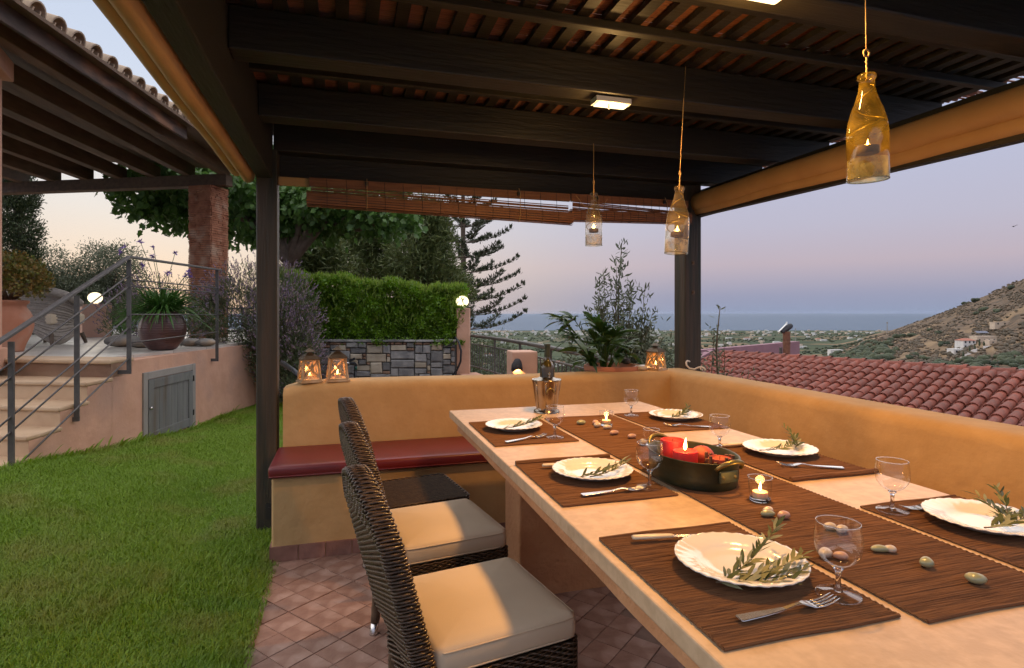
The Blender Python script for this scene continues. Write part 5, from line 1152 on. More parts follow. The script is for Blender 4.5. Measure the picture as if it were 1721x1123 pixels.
WLM = thing('wall_lamp', 'dark half-round wall lamp shining down on the pink pier', 'wall lamp', (1.765,5.846,.64), R(-4))
b = MB(); n = 14; vs = []
for (zz, r) in ((0,.064),(.05,.060),(.09,.050),(.118,.034),(.128,.012)):
    for j in range(n+1): a = PI+PI*j/n; vs.append((r*math.cos(a), r*math.sin(a)*.95+.01, zz+.012*math.sin(3*a)*(zz == 0)))
b.add(vs, [(i*(n+1)+j, i*(n+1)+j+1, (i+1)*(n+1)+j+1, (i+1)*(n+1)+j) for i in range(4) for j in range(n)]); o = b.build('shade', 'slate_shade', WLM, True); md = o.modifiers.new('solid', 'SOLIDIFY'); md.thickness = .006
b = MB(); b.lathe([(0,.0),(.016,.004),(.018,.02),(.010,.035),(0,.036)], 12, o=(0,-.018,.05)); b.build('bulb', emis('bulb', (1,.66,.25), 14), WLM, True)
L = bpy.data.lights.new('wall_lamp_light', 'POINT'); L.energy = 5; L.color = (1,.62,.22); L.shadow_soft_size = .018; lo_ = bpy.data.objects.new('wall_lamp_light', L); col.objects.link(lo_); lo_.parent = WLM; lo_.location = (0,-.036,.022)

# ------------------------------------------------------------------ trees
def tree(name, label, base, trunk, limbs, VF, leafmat, crown='crown', cat='tree', group=None, rt=.1):
    t = thing(name, label, cat, base, group=group)
    b = MB(); b.tube(trunk, [rt*(1-.45*i/(len(trunk)-1)) for i in range(len(trunk))], 10); tk = b.build('trunk', 'bark', t, True)
    if limbs:
        b = MB()
        for l in limbs: b.tube(l, [rt*.5*(1-.75*i/(len(l)-1)) for i in range(len(l))], 7)
        b.build('limbs', 'bark', tk, True)
    for nm, vf, mt in VF: link(nm, np_mesh(nm, vf[0], vf[1], mt), t)
    return t
# mulberry with broad leaves
mb = pt(487,526,11.0); ells = []
for (px, py, dt, rx, rz) in ((255,325,-.2,.75,.45),(300,350,.0,.7,.40),(385,330,0,.9,.5),(270,300,.2,.7,.4),(415,375,.1,.7,.40),(470,340,.2,1.0,.5),(540,345,0,1.0,.42),(600,360,.1,.9,.34),(655,372,.1,.55,.22),(520,385,.3,.7,.30),(450,290,.5,1.4,.5),(580,300,.5,1.4,.6),(340,280,.4,1.2,.5)):
    p = pt(px,py,11+dt*2)-mb; ells.append((p.x,p.y,p.z,rx,.9,rz,rx*rz+.1))
V, F = cloud(ells, 14500, .15, .115, -.55, .10, 8, .55, MULB, .25, .5)
limbs = []
for e in ells: limbs.append([(0,0,.95),(e[0]*.35,e[1]*.35,1.45+e[2]*.18),(e[0]*.7,e[1]*.7,e[2]*.9),(e[0],e[1],e[2]+.05)])
tree('mulberry_tree', 'spreading broad-leaved tree with a thick trunk behind the lawn-side post', tuple(mb-Vector((0,0,1.1))), [(0,0,.3),(.02,0,1.2),(-.03,0,2.05)], [[(q[0],q[1],q[2]+1.1) for q in l] for l in limbs], [('crown', (V+np.array([0,0,1.1]), F), 'mulberry_leaf')], 'mulberry_leaf', rt=.19)
# pines behind the hedge
def pine(label, px, py_top, py_base, t, wpx, n, mt='pine_needle', lean=0, name='pine_tree', L=.24):
    c = pt(px, 526, t); z0 = -1.2; top = pt(px,py_top,t).z; bot = pt(px,py_base,t).z; w = wpx/960*t/2; ells = []
    for k in range(13):
        s_ = random.random(); zz = bot+(top-bot)*s_; rr = w*(1-.72*s_**1.5); a = random.uniform(0,2*PI); q = rr*random.uniform(.15,.75); ells.append((q*math.cos(a)+lean*s_, q*math.sin(a), zz-z0, rr*.52+.15, rr*.5+.15, (top-bot)*.17, 1))
    V, F = cloud(ells, n, L, L*.14, .5, .16, 16, .6, out=.9)
    tree(name, label, (c.x,c.y,z0), [(0,0,0),(lean*.3,0,(bot-z0)*1.0),(lean,0,top-z0-.3)], [[(lean*.3*0,0,(e[2])*.55),(e[0]*.5,e[1]*.5,e[2]*.85),(e[0],e[1],e[2])] for e in ells], [('crown', (V,F), mt)], mt, rt=.16, group='pines beyond the hedge' if name == 'pine_tree' else None)
pine('broad pine with greyish crown behind the middle of the hedge', 625,372,480,17,165,15000)
pine('taller dark pine next to the tiered conifer', 712,352,490,16,125,15000)
pine('small bright green pine between the mulberry trunk and the other pines', 525,408,470,14,90,8000)
pine('low pine at the hedge end under the tiered conifer', 758,470,500,19,70,4500)
# tiered araucaria
ar = pt(779,526,22); AR = thing('norfolk_pine', 'tall conifer with open tiers of branches standing against the sea', 'tree', (ar.x,ar.y,-3.0))
b = MB(); b.tube([(0,0,0),(.02,0,4),(-.02,0,8),(0,0,11.5)], [.16,.13,.085,.03], 9); tk = b.build('trunk', 'bark', AR, True)
br = MB(); parts = []; z = 3.6; w_ = 0
while z < 11.2:
    rl = 2.35*(1-((z-3.2)/8.6))**.8+.25; nb = 6; w_ += 1
    for k in range(nb):
        a = 2*PI*k/nb+w_*.55+random.uniform(-.15,.15); ln = rl*random.uniform(.75,1.08); pts_ = []
        for i in range(9): s_ = i/8; pts_.append(np.array([math.cos(a)*ln*s_, math.sin(a)*ln*s_, z-.05*math.sin(PI*s_*.9)*ln*.5+.12*ln*s_+.16*ln*s_**3]))
        br.tube([tuple(p) for p in pts_], [.022*(1-.7*i/8) for i in range(9)], 5)
        side = np.array([-math.sin(a), math.cos(a), 0])
        for i in range(9):
            s_ = .34+.66*i/8; j = min(7, int(s_*8)); p = pts_[j]+(pts_[j+1]-pts_[j])*(s_*8-j)
            for sg in (-1, 1):
                bl = (.20 if s_ < .95 else .06)*random.uniform(.4,1.2); q = p+side*sg*bl*.7+np.array([0,0,.03]); m = 13; f2 = RNG.random((m,1)); C0 = p+(q-p)*f2+RNG.normal(size=(m,3))*.03
                D0 = unit(q-p+np.array([math.cos(a)*.1, math.sin(a)*.1, .12]))if False else (q-p)/np.linalg.norm(q-p)+np.array([math.cos(a)*.5,math.sin(a)*.5,.75])+RNG.normal(size=(m,3))*.45; parts.append(leaf_VF(C0, D0, .17, .045, .3))
    z += .52+.012*w_
tag(br.build('branches', 'bark', tk), kind='stuff'); V, F = join_VF(parts); link('needles', np_mesh('needles', V, F, 'araucaria_needle'), AR)
# cypress-like evergreen and olives on the far left
ct = pt(30,526,14); ells = [(.10*math.sin(3*q), 0, 1.6+q*.45, .60*(1-.055*q), .55*(1-.055*q), .42, 1) for q in range(11)]
V, F = cloud(ells, 34000, .085, .026, .9, .07, 14, .45); tree('cypress_tree', 'dark dense evergreen beside the house pillar', (ct.x,ct.y,-.6), [(0,0,0),(0,0,2),(0,0,5)], None, [('crown', (V,F), 'cypress_leaf')], 'cypress_leaf', rt=.14)
for k, (px, pyt, t, w, n, l) in enumerate(((105,415,15.5,80,26000,'grey-green olive tree left of the gap in the trees'), (178,418,16.5,95,32000,'grey-green olive tree right behind the terrace lamp'))):
    c = pt(px,526,t); ells = [(random.uniform(-1,1)*w/960*t*.38, random.uniform(-.6,.6), (526-pyt)/960*t*random.uniform(.0,.82)+.6, .62, .6, .48, 1) for _ in range(12)]
    V, F = cloud(ells, n, .075, .026, .2, .11, 14, .5); tree('olive_tree', l, (c.x,c.y,EYE-.6), [(0,0,-.4),(.1,0,.4),(.0,0,1.0)], [[(0,0,.5),(e[0]*.6,e[1]*.6,e[2]*.7),(e[0],e[1],e[2])] for e in ells], [('crown', (V,F), 'olive_far')], 'olive_far', rt=.13, group='olive trees beyond the terrace')
# slender olive saplings beyond the parapet
def sapling(label, base, H, shoots, nl, L=.05, spread=.25, lower=0):
    t = thing('olive_sapling', label, 'tree', base); b = MB(); P, D = [], []
    for k in range(shoots):
        a = random.uniform(0,2*PI); hh = H*(1 if k == 0 else random.uniform(.45,.92)); sp = spread*(.1 if k == 0 else random.uniform(.4,1)); pts_ = [Vector((sp*math.cos(a)*s_**.8+.02*math.sin(7*s_+k), sp*math.sin(a)*s_**.8, hh*s_)) for s_ in np.linspace(0,1,10)]
        b.tube([tuple(p) for p in pts_], [.012*(1-.8*i/9)*(1.4 if k == 0 else .7) for i in range(10)], 6)
        for j in range(int(nl*hh/H)):
            s_ = random.uniform(.22,1)*9; i = min(8,int(s_)); p = pts_[i].lerp(pts_[i+1], s_-i); off = Vector(tuple(RNG.normal(size=3)*np.array([.045,.045,.02])))*(1.6-s_/9); P.append(tuple(p+off)); D.append(tuple(RNG.normal(size=3)*.7+np.array([0,0,.75])))
        for j in range(lower):
            p = Vector(tuple(RNG.normal(size=3)*np.array([.20,.20,.16])+np.array([0,0,H*.38]))); P.append(tuple(p)); D.append(tuple(RNG.normal(size=3)+np.array([0,0,.5])))
    b.build('trunk', 'twig', t, True); V, F = leaf_VF(P, D, RNG.uniform(.7,1.2,len(P))*L, L*.26, .3, shape=LANCE); link('crown', np_mesh('crown', V, F, 'olive_far'), t)
s0 = pt(1040,526,5.8); sapling('tall slender olive sapling rising behind the potted palm', (s0.x,s0.y,.05), 1.90, 19, 240, .068, .33, 170)
s0 = pt(1160,526,5.4); sapling('thin olive shoots behind the sea-side post', (s0.x,s0.y,.1), 1.15, 6, 75, .06, .24, 12)
s0 = pt(1206,526,4.9); sapling('sparse olive twig to the right of the sea-side post', (s0.x,s0.y,.2), 1.10, 4, 50, .056, .18, 0)
s0 = pt(1252,526,4.6); sapling('low olive twigs in front of the tiled roof', (s0.x,s0.y,.1), .68, 6, 34, .05, .2, 0)
SH = thing('garden_shrub', 'dense dark green shrub filling the slope behind the railing', 'shrub', tuple(pt(825,640,10.5)))
V, F = cloud([(0,0,.1,.75,.6,.70,2),(.9,.2,-.2,.9,.6,.55,2),(-.6,.3,.3,.5,.5,.6,1)], 9000, .075, .022, .4, .07, 12, .6); link('foliage', np_mesh('foliage', V, F, 'lavender_green'), SH)
SH2 = thing('garden_shrub', 'olive-green shrub below the slender sapling', 'shrub', tuple(pt(1075,640,6.6)))
V, F = cloud([(0,0,.0,.55,.4,.50,2),(.5,.2,.05,.5,.4,.35,1),(-.55,.2,-.1,.5,.4,.4,1)], 5500, .06, .017, .4, .06, 12, .6); link('foliage', np_mesh('foliage', V, F, 'olive_far'), SH2)
# ------------------------------------------------------------------ neighbouring tiled roof
RD = Vector((-1.81,5.84,0)).normalized(); DN = Vector((-.955,-.296,0)).normalized(); SLP = math.tan(R(17)); RZ = .25
R0 = Vector((10.73,6.66,RZ))-RD*1.9; RLEN = 8.0
NR = thing('tiled_roof', 'low red-brown tiled roof of the neighbouring building beyond the side wall', 'roof', tuple(R0), math.atan2(RD.y, RD.x))
# local frame: x along the ridge, -y or +y downslope
dl = DN.x*(-RD.y)+DN.y*RD.x; sg = 1 if dl > 0 else -1
b = MB(); S_ = 3.6; b.add([(0,0,-.03),(RLEN,0,-.03),(RLEN,sg*S_,-.03-S_*SLP),(0,sg*S_,-.03-S_*SLP),(0,-sg*S_,-.03-S_*SLP),(RLEN,-sg*S_,-.03-S_*SLP)], [(0,1,2,3),(0,4,5,1)]); b.build('roof_bed', 'roof_mortar', NR)
rt_ = MB(); n = 6; Lt = .315; vs = []
for yy, r, zz in ((0,.064,.0),(Lt,.075,.016)):
    for j in range(n+1): a = PI*j/n; vs.append((r*math.cos(a), yy, zz+r*math.sin(a)*.85))
for yy, r, zz in ((Lt,.059,.016),(0,.050,.0)):
    for j in range(n+1): a = PI*j/n; vs.append((r*math.cos(a), yy, zz+r*math.sin(a)*.85))
m = n+1; fs = [(q*m+j, q*m+j+1, (q+1)*m+j+1, (q+1)*m+j) for q in range(3) for j in range(n)]; rt_.add(vs, fs); rtm = rt_.mesh('roof_tile', 'tile_red', True); rtm.set_sharp_from_angle(angle=R(50))
pn = MB(); vs = []
for yy, r, zz in ((0,.060,.012),(Lt+.02,.052,.022)):
    for j in range(n+1): a = PI+PI*j/n; vs.append((r*math.cos(a), yy, zz+r*math.sin(a)*.5))
pn.add(vs, [(j, j+1, m+j+1, m+j) for j in range(n)]); pnm = pn.mesh('pan_tile', 'tile_red', True)
TW = .182; nc = int(RLEN/TW); stepd = .285
for i in range(nc):
    for r_ in range(9):
        dd = .06+stepd*r_; wp = R0+RD*(i*TW+.1)+DN*dd; xc = (wp.x*CS-wp.y*SN)/(wp.x*SN+wp.y*CS); tt = wp.x*SN+wp.y*CS; zz = RZ-dd*SLP
        ypx = 526+(EYE-zz)/tt*960; xpx = 860.5+960*xc
        lim = 628+(xpx-1126)*.182+16
        if ypx > lim or xpx > 1790 or tt < 1: continue
        o = link('roof_tile', rtm, NR, (i*TW+.1+random.uniform(-.007,.007), sg*(dd+random.uniform(-.008,.008)), -dd*SLP+.012+random.uniform(-.003,.004))); o.rotation_euler = (-math.atan(SLP) if sg > 0 else math.atan(SLP), 0, 0 if sg > 0 else PI)
        o.rotation_euler[0] = -math.atan(SLP)+random.uniform(-.015,.015); o.rotation_euler[2] += random.uniform(-.025,.025)
b = MB(); 
for i in range(nc):
    for r_ in range(9):
        x0 = i*TW+.1+TW/2; dd = .05+stepd*r_; n_ = 4
        vs = []
        for yy, h in ((dd,.0),(dd+stepd+.02,.012)):
            for j in range(n_+1): a = PI+PI*j/n_; vs.append((x0+.056*math.cos(a), sg*yy, -yy*SLP+.012+h+.045*math.sin(a)*.6))
        b.add(vs, [(j, j+1, n_+1+j+1, n_+1+j) for j in range(n_)])
o = b.build('pan_tiles', 'tile_red', NR); o['kind'] = 'stuff'
rc = MB(); n = 7; vs = []
for xx, r in ((0,.098),(.36,.082)):
    for j in range(n+1): a = PI*j/n; vs.append((xx, r*math.cos(a), r*math.sin(a)*.9))
for j in range(n+1): a = PI*j/n; vs.append((0, .078*math.cos(a), .078*math.sin(a)*.9))
rc.add(vs, [(j, j+1, n+1+j+1, n+1+j) for j in range(n)]+[(j+1, j, 2*(n+1)+j, 2*(n+1)+j+1) for j in range(n)]); rc.lathe([(.112,-.03),(.112,.03)], 12); rcm = None
rc = MB(); rc.add(vs, [(j, j+1, n+1+j+1, n+1+j) for j in range(n)]); rc.add([(-.02,.106*math.cos(PI*j/n),.106*math.sin(PI*j/n)*.95) for j in range(n+1)]+[(.045,.106*math.cos(PI*j/n),.106*math.sin(PI*j/n)*.95) for j in range(n+1)], [(j, j+1, n+1+j+1, n+1+j) for j in range(n)]); rcm = rc.mesh('ridge_tile', 'tile_red', True); rcm.set_sharp_from_angle(angle=R(40))
x = 0
while x < RLEN-.3: link('ridge_tile', rcm, NR, (x, 0, -.005)); x += .335
b = MB(); b.add([(0,sg*.07,.03),(RLEN,sg*.07,.03),(RLEN,sg*.16,-.045),(0,sg*.16,-.045)], [(0,1,2,3)]); b.build('ridge_mortar', 'roof_mortar', NR)
eL = R0+RD*RLEN
PW = thing('purple_parapet', 'low purple-pink plastered parapet wall behind the red tiled roof', 'wall')
a_, c_ = pt(1150,591,14.8), pt(1344,574,17.5)
for nm, A, B in (('wall', a_, c_),):
    b = MB(); b.add([(A.x,A.y,-3),(B.x,B.y,-3),(B.x,B.y,B.z),(A.x,A.y,A.z)], [(0,1,2,3)]); o = b.build('wall', 'wall_purple', PW); md = o.modifiers.new('solid', 'SOLIDIFY'); md.thickness = .22
b = MB(); dd = (a_-eL); b.bar((eL.x-.1*RD.x,eL.y,eL.z-.02),(a_.x,a_.y,a_.z-.12), .14, .1); e1 = eL+DN*2.6-Vector((0,0,2.6*SLP)); b.bar((eL.x,eL.y,eL.z+.0),(e1.x,e1.y,e1.z+.03), .16, .12); b.build('verge', 'wall_purple', PW)
cp = pt(1322,594,13.6)
CHM = thing('chimney_pipe', 'rusty brown chimney pipe with tilted dark cowl on the roof ridge', 'chimney', (cp.x,cp.y,-.1))
b = MB(); b.lathe([(.082,0),(.082,.30),(.088,.302),(.088,.315),(.082,.318),(.082,.62),(.089,.622),(.089,.66),(.082,.665),(.082,.905),(.07,.905),(.07,.6)], 20); b.build('pipe', 'rust_pipe', CHM, True, auto=40)
b = MB(); n = 18; vs = []     # cowl: short drum on its side, open end towards the sea, tilted
rgt = Vector((CS,-SN,0)); fw = Vector((SN,CS,0)); up_ = Vector((0,0,1))
ax_ = (rgt*.80+up_*.62).normalized(); bn = fw; cn = ax_.cross(bn)
for q, (l_, r) in enumerate(((-.15,.055),(-.02,.075),(.09,.078),(.14,.05),(.15,.0))):
    for j in range(n): a = 2*PI*j/n; p = ax_*l_+bn*(r*math.cos(a))+cn*(r*math.sin(a)*.85); vs.append(tuple(p+Vector((0,0,.98))+rgt*.01))
b.add(vs, [(i*n+j, i*n+(j+1)%n, (i+1)*n+(j+1)%n, (i+1)*n+j) for i in range(4) for j in range(n)]); b.build('cowl', 'slate_shade', CHM, True)
b = MB(); p0 = -ax_*.20-cn*.052*(1 if cn.z < 0 else -1)+Vector((0,0,.985)); p1 = ax_*.06-cn*.085*(1 if cn.z < 0 else -1)+Vector((0,0,.985)); b.bar(tuple(p0), tuple(p1), .07, .008); b.build('rim_sheet', 'white_metal', CHM)  # bright sheet-metal rim along the upper side of the cowl
b = MB(); b.obx((0.0,0,1.10), (.022,.04,.08), (0,.25,0), .6); b.build('glint_plate', 'white_metal', CHM)  # white plate standing in for the bright reflection on the cowl top
b = MB(); q_ = cp-rgt*.14; b.obx((q_.x-cp.x, q_.y-cp.y, .40), (.05,.05,.26)); b.build('bracket_box', 'railing', CHM)

# ------------------------------------------------------------------ terrain, sea
SEA_Z = -92.
def hill_params(px):
    ridge_y = np.interp(px, [1380,1440,1497,1557,1589,1651,1695,1721,1800,2000,2600], [585,573,557,535,524,499,478,467,440,400,390])
    ridge_t = np.interp(px, [1380,1497,1600,1721,2000], [1500,1250,900,720,560]); return ridge_y, ridge_t
def base_h(px, t):
    left = np.clip((700-px)/500, 0, 1)
    far = np.interp(t, [0,10,16,30,60,120,250,500,900,1500,2600,3000,3100,9000], [-.35,-.35,-2.2,-6,-11,-19,-33,-55,-70,-80,-89,-90.5,-93.5,-94])
    nl = np.interp(t, [0,14,24,60,200,500,900,1500,2600,3000,3100,9000], [-.35,.0,.2,-4,-22,-50,-68,-80,-89,-90.5,-93.5,-94]); return far*(1-left)+nl*left
def terr(px, t):
    px = np.asarray(px, float); t = np.asarray(t, float); z = base_h(px, t); ry, rt2 = hill_params(px); rz_ = EYE-(ry-526)/960*rt2
    on = sst(1360,1470,px); t0 = 230.; s_ = np.clip((t-t0)/(rt2-t0), 0, 1); zb0 = base_h(px, np.full_like(t, t0)); hz_ = zb0+(rz_-zb0)*(s_**1.35); back = np.clip((t-rt2)/900, 0, 1); hz_ = np.where(t > rt2, rz_+(base_h(px, t)-rz_)*sst(0,1,back), hz_)
    rough_ = (np.sin(px*.05+t*.021)+np.sin(px*.11-t*.013+2)+.6*np.sin(px*.23+t*.05)+.7*np.sin(px*.031-t*.034))*.0042*t*np.clip(s_*3,0,1)*(1-s_)*(t < rt2); z = np.where(on > 0, z*(1-on)+np.maximum(z, hz_+rough_)*on, z)
    return z
pxs = np.concatenate([np.linspace(-2600,-100,14), np.linspace(0,1380,60), np.linspace(1390,1760,90), np.linspace(1800,4600,20)]); ts = np.concatenate([np.linspace(2.2,30,16), np.geomspace(36,9000,110)])
PXg, Tg = np.meshgrid(pxs, ts); Zg = terr(PXg, Tg); XC = (PXg-860.5)/960; Vx = Tg*(SN+XC*CS); Vy = Tg*(CS-XC*SN)
I = np.arange(PXg.size).reshape(PXg.shape); F = np.stack([I[:-1,:-1], I[:-1,1:], I[1:,1:], I[1:,:-1]], -1).reshape(-1,4)
tm = bpy.data.materials.new('terrain'); tm.use_nodes = True; tn = tm.node_tree; bs = tn.nodes['Principled BSDF']; bs.inputs['Roughness'].default_value = .95; bs.inputs['Specular IOR Level'].default_value = .1
tcn = tn.nodes.new('ShaderNodeTexCoord')
def tnoise(scale, lo, hi, c1, c2, det=6):
    nz_ = tn.nodes.new('ShaderNodeTexNoise'); nz_.inputs['Scale'].default_value = scale; nz_.inputs['Detail'].default_value = det; tn.links.new(tcn.outputs['Object'], nz_.inputs[0]); rp_ = tn.nodes.new('ShaderNodeValToRGB'); rp_.color_ramp.elements[0].position = lo; rp_.color_ramp.elements[1].position = hi; rp_.color_ramp.elements[0].color = (*c1,1); rp_.color_ramp.elements[1].color = (*c2,1); tn.links.new(nz_.outputs[0], rp_.inputs[0]); return rp_.outputs[0]
def tmix(f_, a, b_):
    x_ = tn.nodes.new('ShaderNodeMix'); x_.data_type = 'RGBA'; tn.links.new(f_, x_.inputs[0]); tn.links.new(a, x_.inputs[6]); tn.links.new(b_, x_.inputs[7]); return x_.outputs[2]
scrub = tnoise(.11, .40, .62, (.070,.054,.038), (.16,.108,.070)); dry = tnoise(.03, .4, .6, (.22,.15,.085), (.145,.10,.062)); green = tnoise(.02, .38, .62, (.030,.048,.026), (.065,.080,.040)); fld = tnoise(.0045, .47, .53, (0,0,0), (1,1,1), 3); dm = tnoise(.008, .50, .60, (0,0,0), (1,1,1), 4)
# height decides scrub hill above, green plain below
sp = tn.nodes.new('ShaderNodeSeparateXYZ'); tn.links.new(tcn.outputs['Object'], sp.inputs[0]); mr = tn.nodes.new('ShaderNodeMapRange'); mr.inputs[1].default_value = -66; mr.inputs[2].default_value = -48; tn.links.new(sp.outputs[2], mr.inputs[0])
plain = tmix(fld, green, tmix(dm, green, dry)); hillc = tmix(dm, scrub, dry); cc = tmix(mr.outputs[0], plain, hillc); tn.links.new(cc, bs.inputs['Base Color']); M['terrain'] = tm
ground = tag(link('ground', np_mesh('ground', np.stack([Vx,Vy,Zg],-1).reshape(-1,3), F, 'terrain', True)), kind='structure')
sm = mat('sea_water', (.040,.078,.135), (.046,.086,.148), .55, .004, 4, spec=.07); 
t_ = sm.node_tree; nb_ = t_.nodes.new('ShaderNodeTexNoise'); nb_.inputs['Scale'].default_value = .05; nb_.inputs['Detail'].default_value = 8; tcs = t_.nodes.new('ShaderNodeTexCoord'); mps = t_.nodes.new('ShaderNodeMapping'); mps.inputs['Scale'].default_value = (1,1,1); t_.links.new(tcs.outputs['Object'], mps.inputs[0]); t_.links.new(mps.outputs[0], nb_.inputs[0]); bps = t_.nodes.new('ShaderNodeBump'); bps.inputs['Strength'].default_value = .55; bps.inputs['Distance'].default_value = 3; t_.links.new(nb_.outputs[0], bps.inputs['Height']); t_.links.new(bps.outputs[0], t_.nodes['Principled BSDF'].inputs['Normal'])
b = MB(); Q = 60000; b.add([(-Q,1500,SEA_Z),(Q,1500,SEA_Z),(Q,Q,SEA_Z),(-Q,Q,SEA_Z)], [(0,1,2,3)]); tag(b.build('sea', 'sea_water'), kind='structure')

def gpt(px, t, dz=0):
    xc = (px-860.5)/960; return np.array([t*(SN+xc*CS), t*(CS-xc*SN), float(terr(np.array([px]), np.array([t]))[0])+dz])
# olive groves and scrub: one mass of low rounded crowns
def blob_VF(P, Rr, flat=.7, seg=6):
    base_v = []; 
    for i in range(1,4):
        a = PI*i/4
        for j in range(seg): base_v.append((math.sin(a)*math.cos(2*PI*j/seg), math.sin(a)*math.sin(2*PI*j/seg), math.cos(a)))
    base_v += [(0,0,1),(0,0,-1)]; bv = np.array(base_v); f = []
    for i in range(2):
        for j in range(seg): f += [(i*seg+j,(i+1)*seg+j,(i+1)*seg+(j+1)%seg),(i*seg+j,(i+1)*seg+(j+1)%seg,i*seg+(j+1)%seg)]
    for j in range(seg): f += [(3*seg, j, (j+1)%seg), (3*seg+1, 2*seg+(j+1)%seg, 2*seg+j)]
    n = len(P); V = P[:,None,:]+bv[None]*Rr[:,None,None]*np.array([1,1,flat])*(1+RNG.uniform(-.28,.28,(n,len(bv),1))); k = len(bv); F = (np.arange(n)[:,None,None]*k+np.array(f)[None]).reshape(-1,3); return V.reshape(-1,3), F
def scatter(n, pxr, tr, rr, cond=None, flat=.75, power=1):
    px = RNG.uniform(*pxr, n); t = tr[0]*(tr[1]/tr[0])**(RNG.random(n)**power)
    if cond is not None: k_ = cond(px, t); px, t = px[k_], t[k_]
    xc = (px-860.5)/960; r_ = RNG.uniform(*rr, len(px)); P = np.stack([t*(SN+xc*CS), t*(CS-xc*SN), terr(px, t)+r_*flat*.55], 1); return P, r_
mat('far_olive', (.030,.043,.022), (.060,.072,.036), .9, .05, 3)
mat('far_scrub', (.072,.060,.040), (.12,.086,.056), .95, .06, 3)
grove = lambda px, t: (np.sin(px*.013+t*.004)+np.sin(t*.011+1.3)+.6*np.sin(px*.041) > -.35)
P, r_ = scatter(5200, (700,1500), (380,2700), (2.2,4.2), grove); V, F = blob_VF(P, r_)
tag(link('olive_groves', np_mesh('olive_groves', V, F, 'far_olive', True)), 'mass of olive groves covering the coastal plain', 'trees', kind='stuff')
P, r_ = scatter(900, (1360,1800), (175,330), (1.6,3.0), lambda px, t: (526+(EYE-terr(px,t))/t*960 > 578)); V, F = blob_VF(P, r_)
tag(link('valley_trees', np_mesh('valley_trees', V, F, 'far_olive', True)), 'dark green band of trees just beyond the tiled roof', 'trees', kind='stuff')
P, r_ = scatter(12000, (1400,1820), (300,1200), (.5,1.9), lambda px, t: (t < hill_params(px)[1]*1.02) & (np.sin(px*.09+t*.017)+np.sin(px*.047-t*.029+1)+.7*np.sin(px*.2+t*.05) > RNG.normal(size=len(px))*.8-.3), .6); V, F = blob_VF(P, r_, .6, 5)
tag(link('hill_scrub', np_mesh('hill_scrub', V, F, 'far_scrub', True)), 'low brown scrub covering the dry hillside', 'scrub', kind='stuff')
def bush(name, label, px, t, r, mt='far_olive', group='dark bushes on the dry hillside', tall=.8):
    p = gpt(px, t); n = 5; P = np.array([p+np.array([RNG.normal()*r*.45, RNG.normal()*r*.45, r*tall*RNG.uniform(.3,.75)]) for _ in range(n)]); V, F = blob_VF(P, np.full(n, r*.62), tall, 7); tag(link(name, np_mesh(name, V, F, mt, True)), label, 'bush', group)
BUSH = [(1590,430,4.2,'large round tree just left of the white hillside villa'),(1655,640,6,'dark bush high on the slope below the ridge'),(1676,560,4.5,'small dark bush on the slope above the villa terrace'),(1640,640,4,'dark bush on the upper slope left of the largest one'),(1697,300,4,'bush near the unfinished concrete frame'),(1515,700,7,'dark clump at the foot of the ridge above the sea line'),(1531,720,7,'second dark clump where the ridge meets the sea'),(1488,620,5,'bush on the lower ridge end'),(1505,520,4.5,'bush in the dry field left of the drive'),(1540,400,4,'bush beside the dry field under the villa'),(1556,380,4,'bush left of the drive bend'),(1525,380,3.6,'bush at the edge of the tan field'),(1600,300,3.2,'bush below the drive'),(1640,290,3.4,'round bush under the hillside drive'),(1665,285,3.2,'round bush right of the drive foot'),(1575,600,5,'bush on the slope left of the villa tree'),(1562,640,4,'small bush left on the slope'),(1620,860,6,'tree on the skyline of the hill'),(1642,800,6,'second tree on the skyline of the hill'),(1700,700,6,'bush clump on the skyline near the picture edge')]
for (px, t, r, l) in BUSH: bush('hillside_bush', l, px, t, r*.8)
# hillside villa, drive with cypresses, unfinished frame
mat('house_white', (.66,.65,.63), (.58,.57,.55), .8, .5, 3); mat('house_cream', (.58,.47,.36), (.50,.40,.31), .8, .5, 3); mat('house_pane', (.05,.055,.065), None, .2); mat('house_roof', (.30,.10,.06), (.36,.14,.09), .8, .8, 3); mat('concrete', (.34,.31,.28), (.28,.25,.22), .9, .6, 4); mat('drive', (.28,.25,.23), None, .9)
yaw = -YAW
def house(name, label, px, t, w, d_, h, mt, roof=None, wins=3, sink=1.5, group=None, storeys=1):
    p = gpt(px, t); H = thing(name, label, 'house', tuple(p), yaw, group)
    b = MB(); b.bx(-w/2,w/2,-d_/2,d_/2,-sink*2,h); b.build('walls', mt, H)
    if roof == 'hip': b = MB(); o_ = .4; b.add([(-w/2-o_,-d_/2-o_,h),(w/2+o_,-d_/2-o_,h),(w/2+o_,d_/2+o_,h),(-w/2-o_,d_/2+o_,h),(-w/4,0,h+1.5),(w/4,0,h+1.5)], [(0,1,5,4),(1,2,5),(2,3,4,5),(3,0,4),(3,2,1,0)]); b.build('roof', 'house_roof', H)
    else: b = MB(); b.bx(-w/2-.15,w/2+.15,-d_/2-.15,d_/2+.15,h,h+.3); b.build('roof', mt, H)
    for s_ in range(storeys):
        for k in range(wins):
            x = -w/2+w*(k+.5)/wins; z0 = .9+s_*3; b = MB(); b.bx(x-.55,x+.55,-d_/2-.05,-d_/2+.02,z0,z0+1.4); b.build('window', 'house_pane', H)
    return H
house('hillside_villa', 'white two-storey villa with red roof on the hillside', 1622,400,8.5,8,5.6,'house_white','hip',3,storeys=2); house('villa_wing', 'low white annexe in front of the hillside villa', 1607,385,8,6,3.0,'house_white',None,2); house('villa_wing', 'cream flat-roofed wing right of the hillside villa', 1652,415,14,7,4.0,'house_cream',None,4)
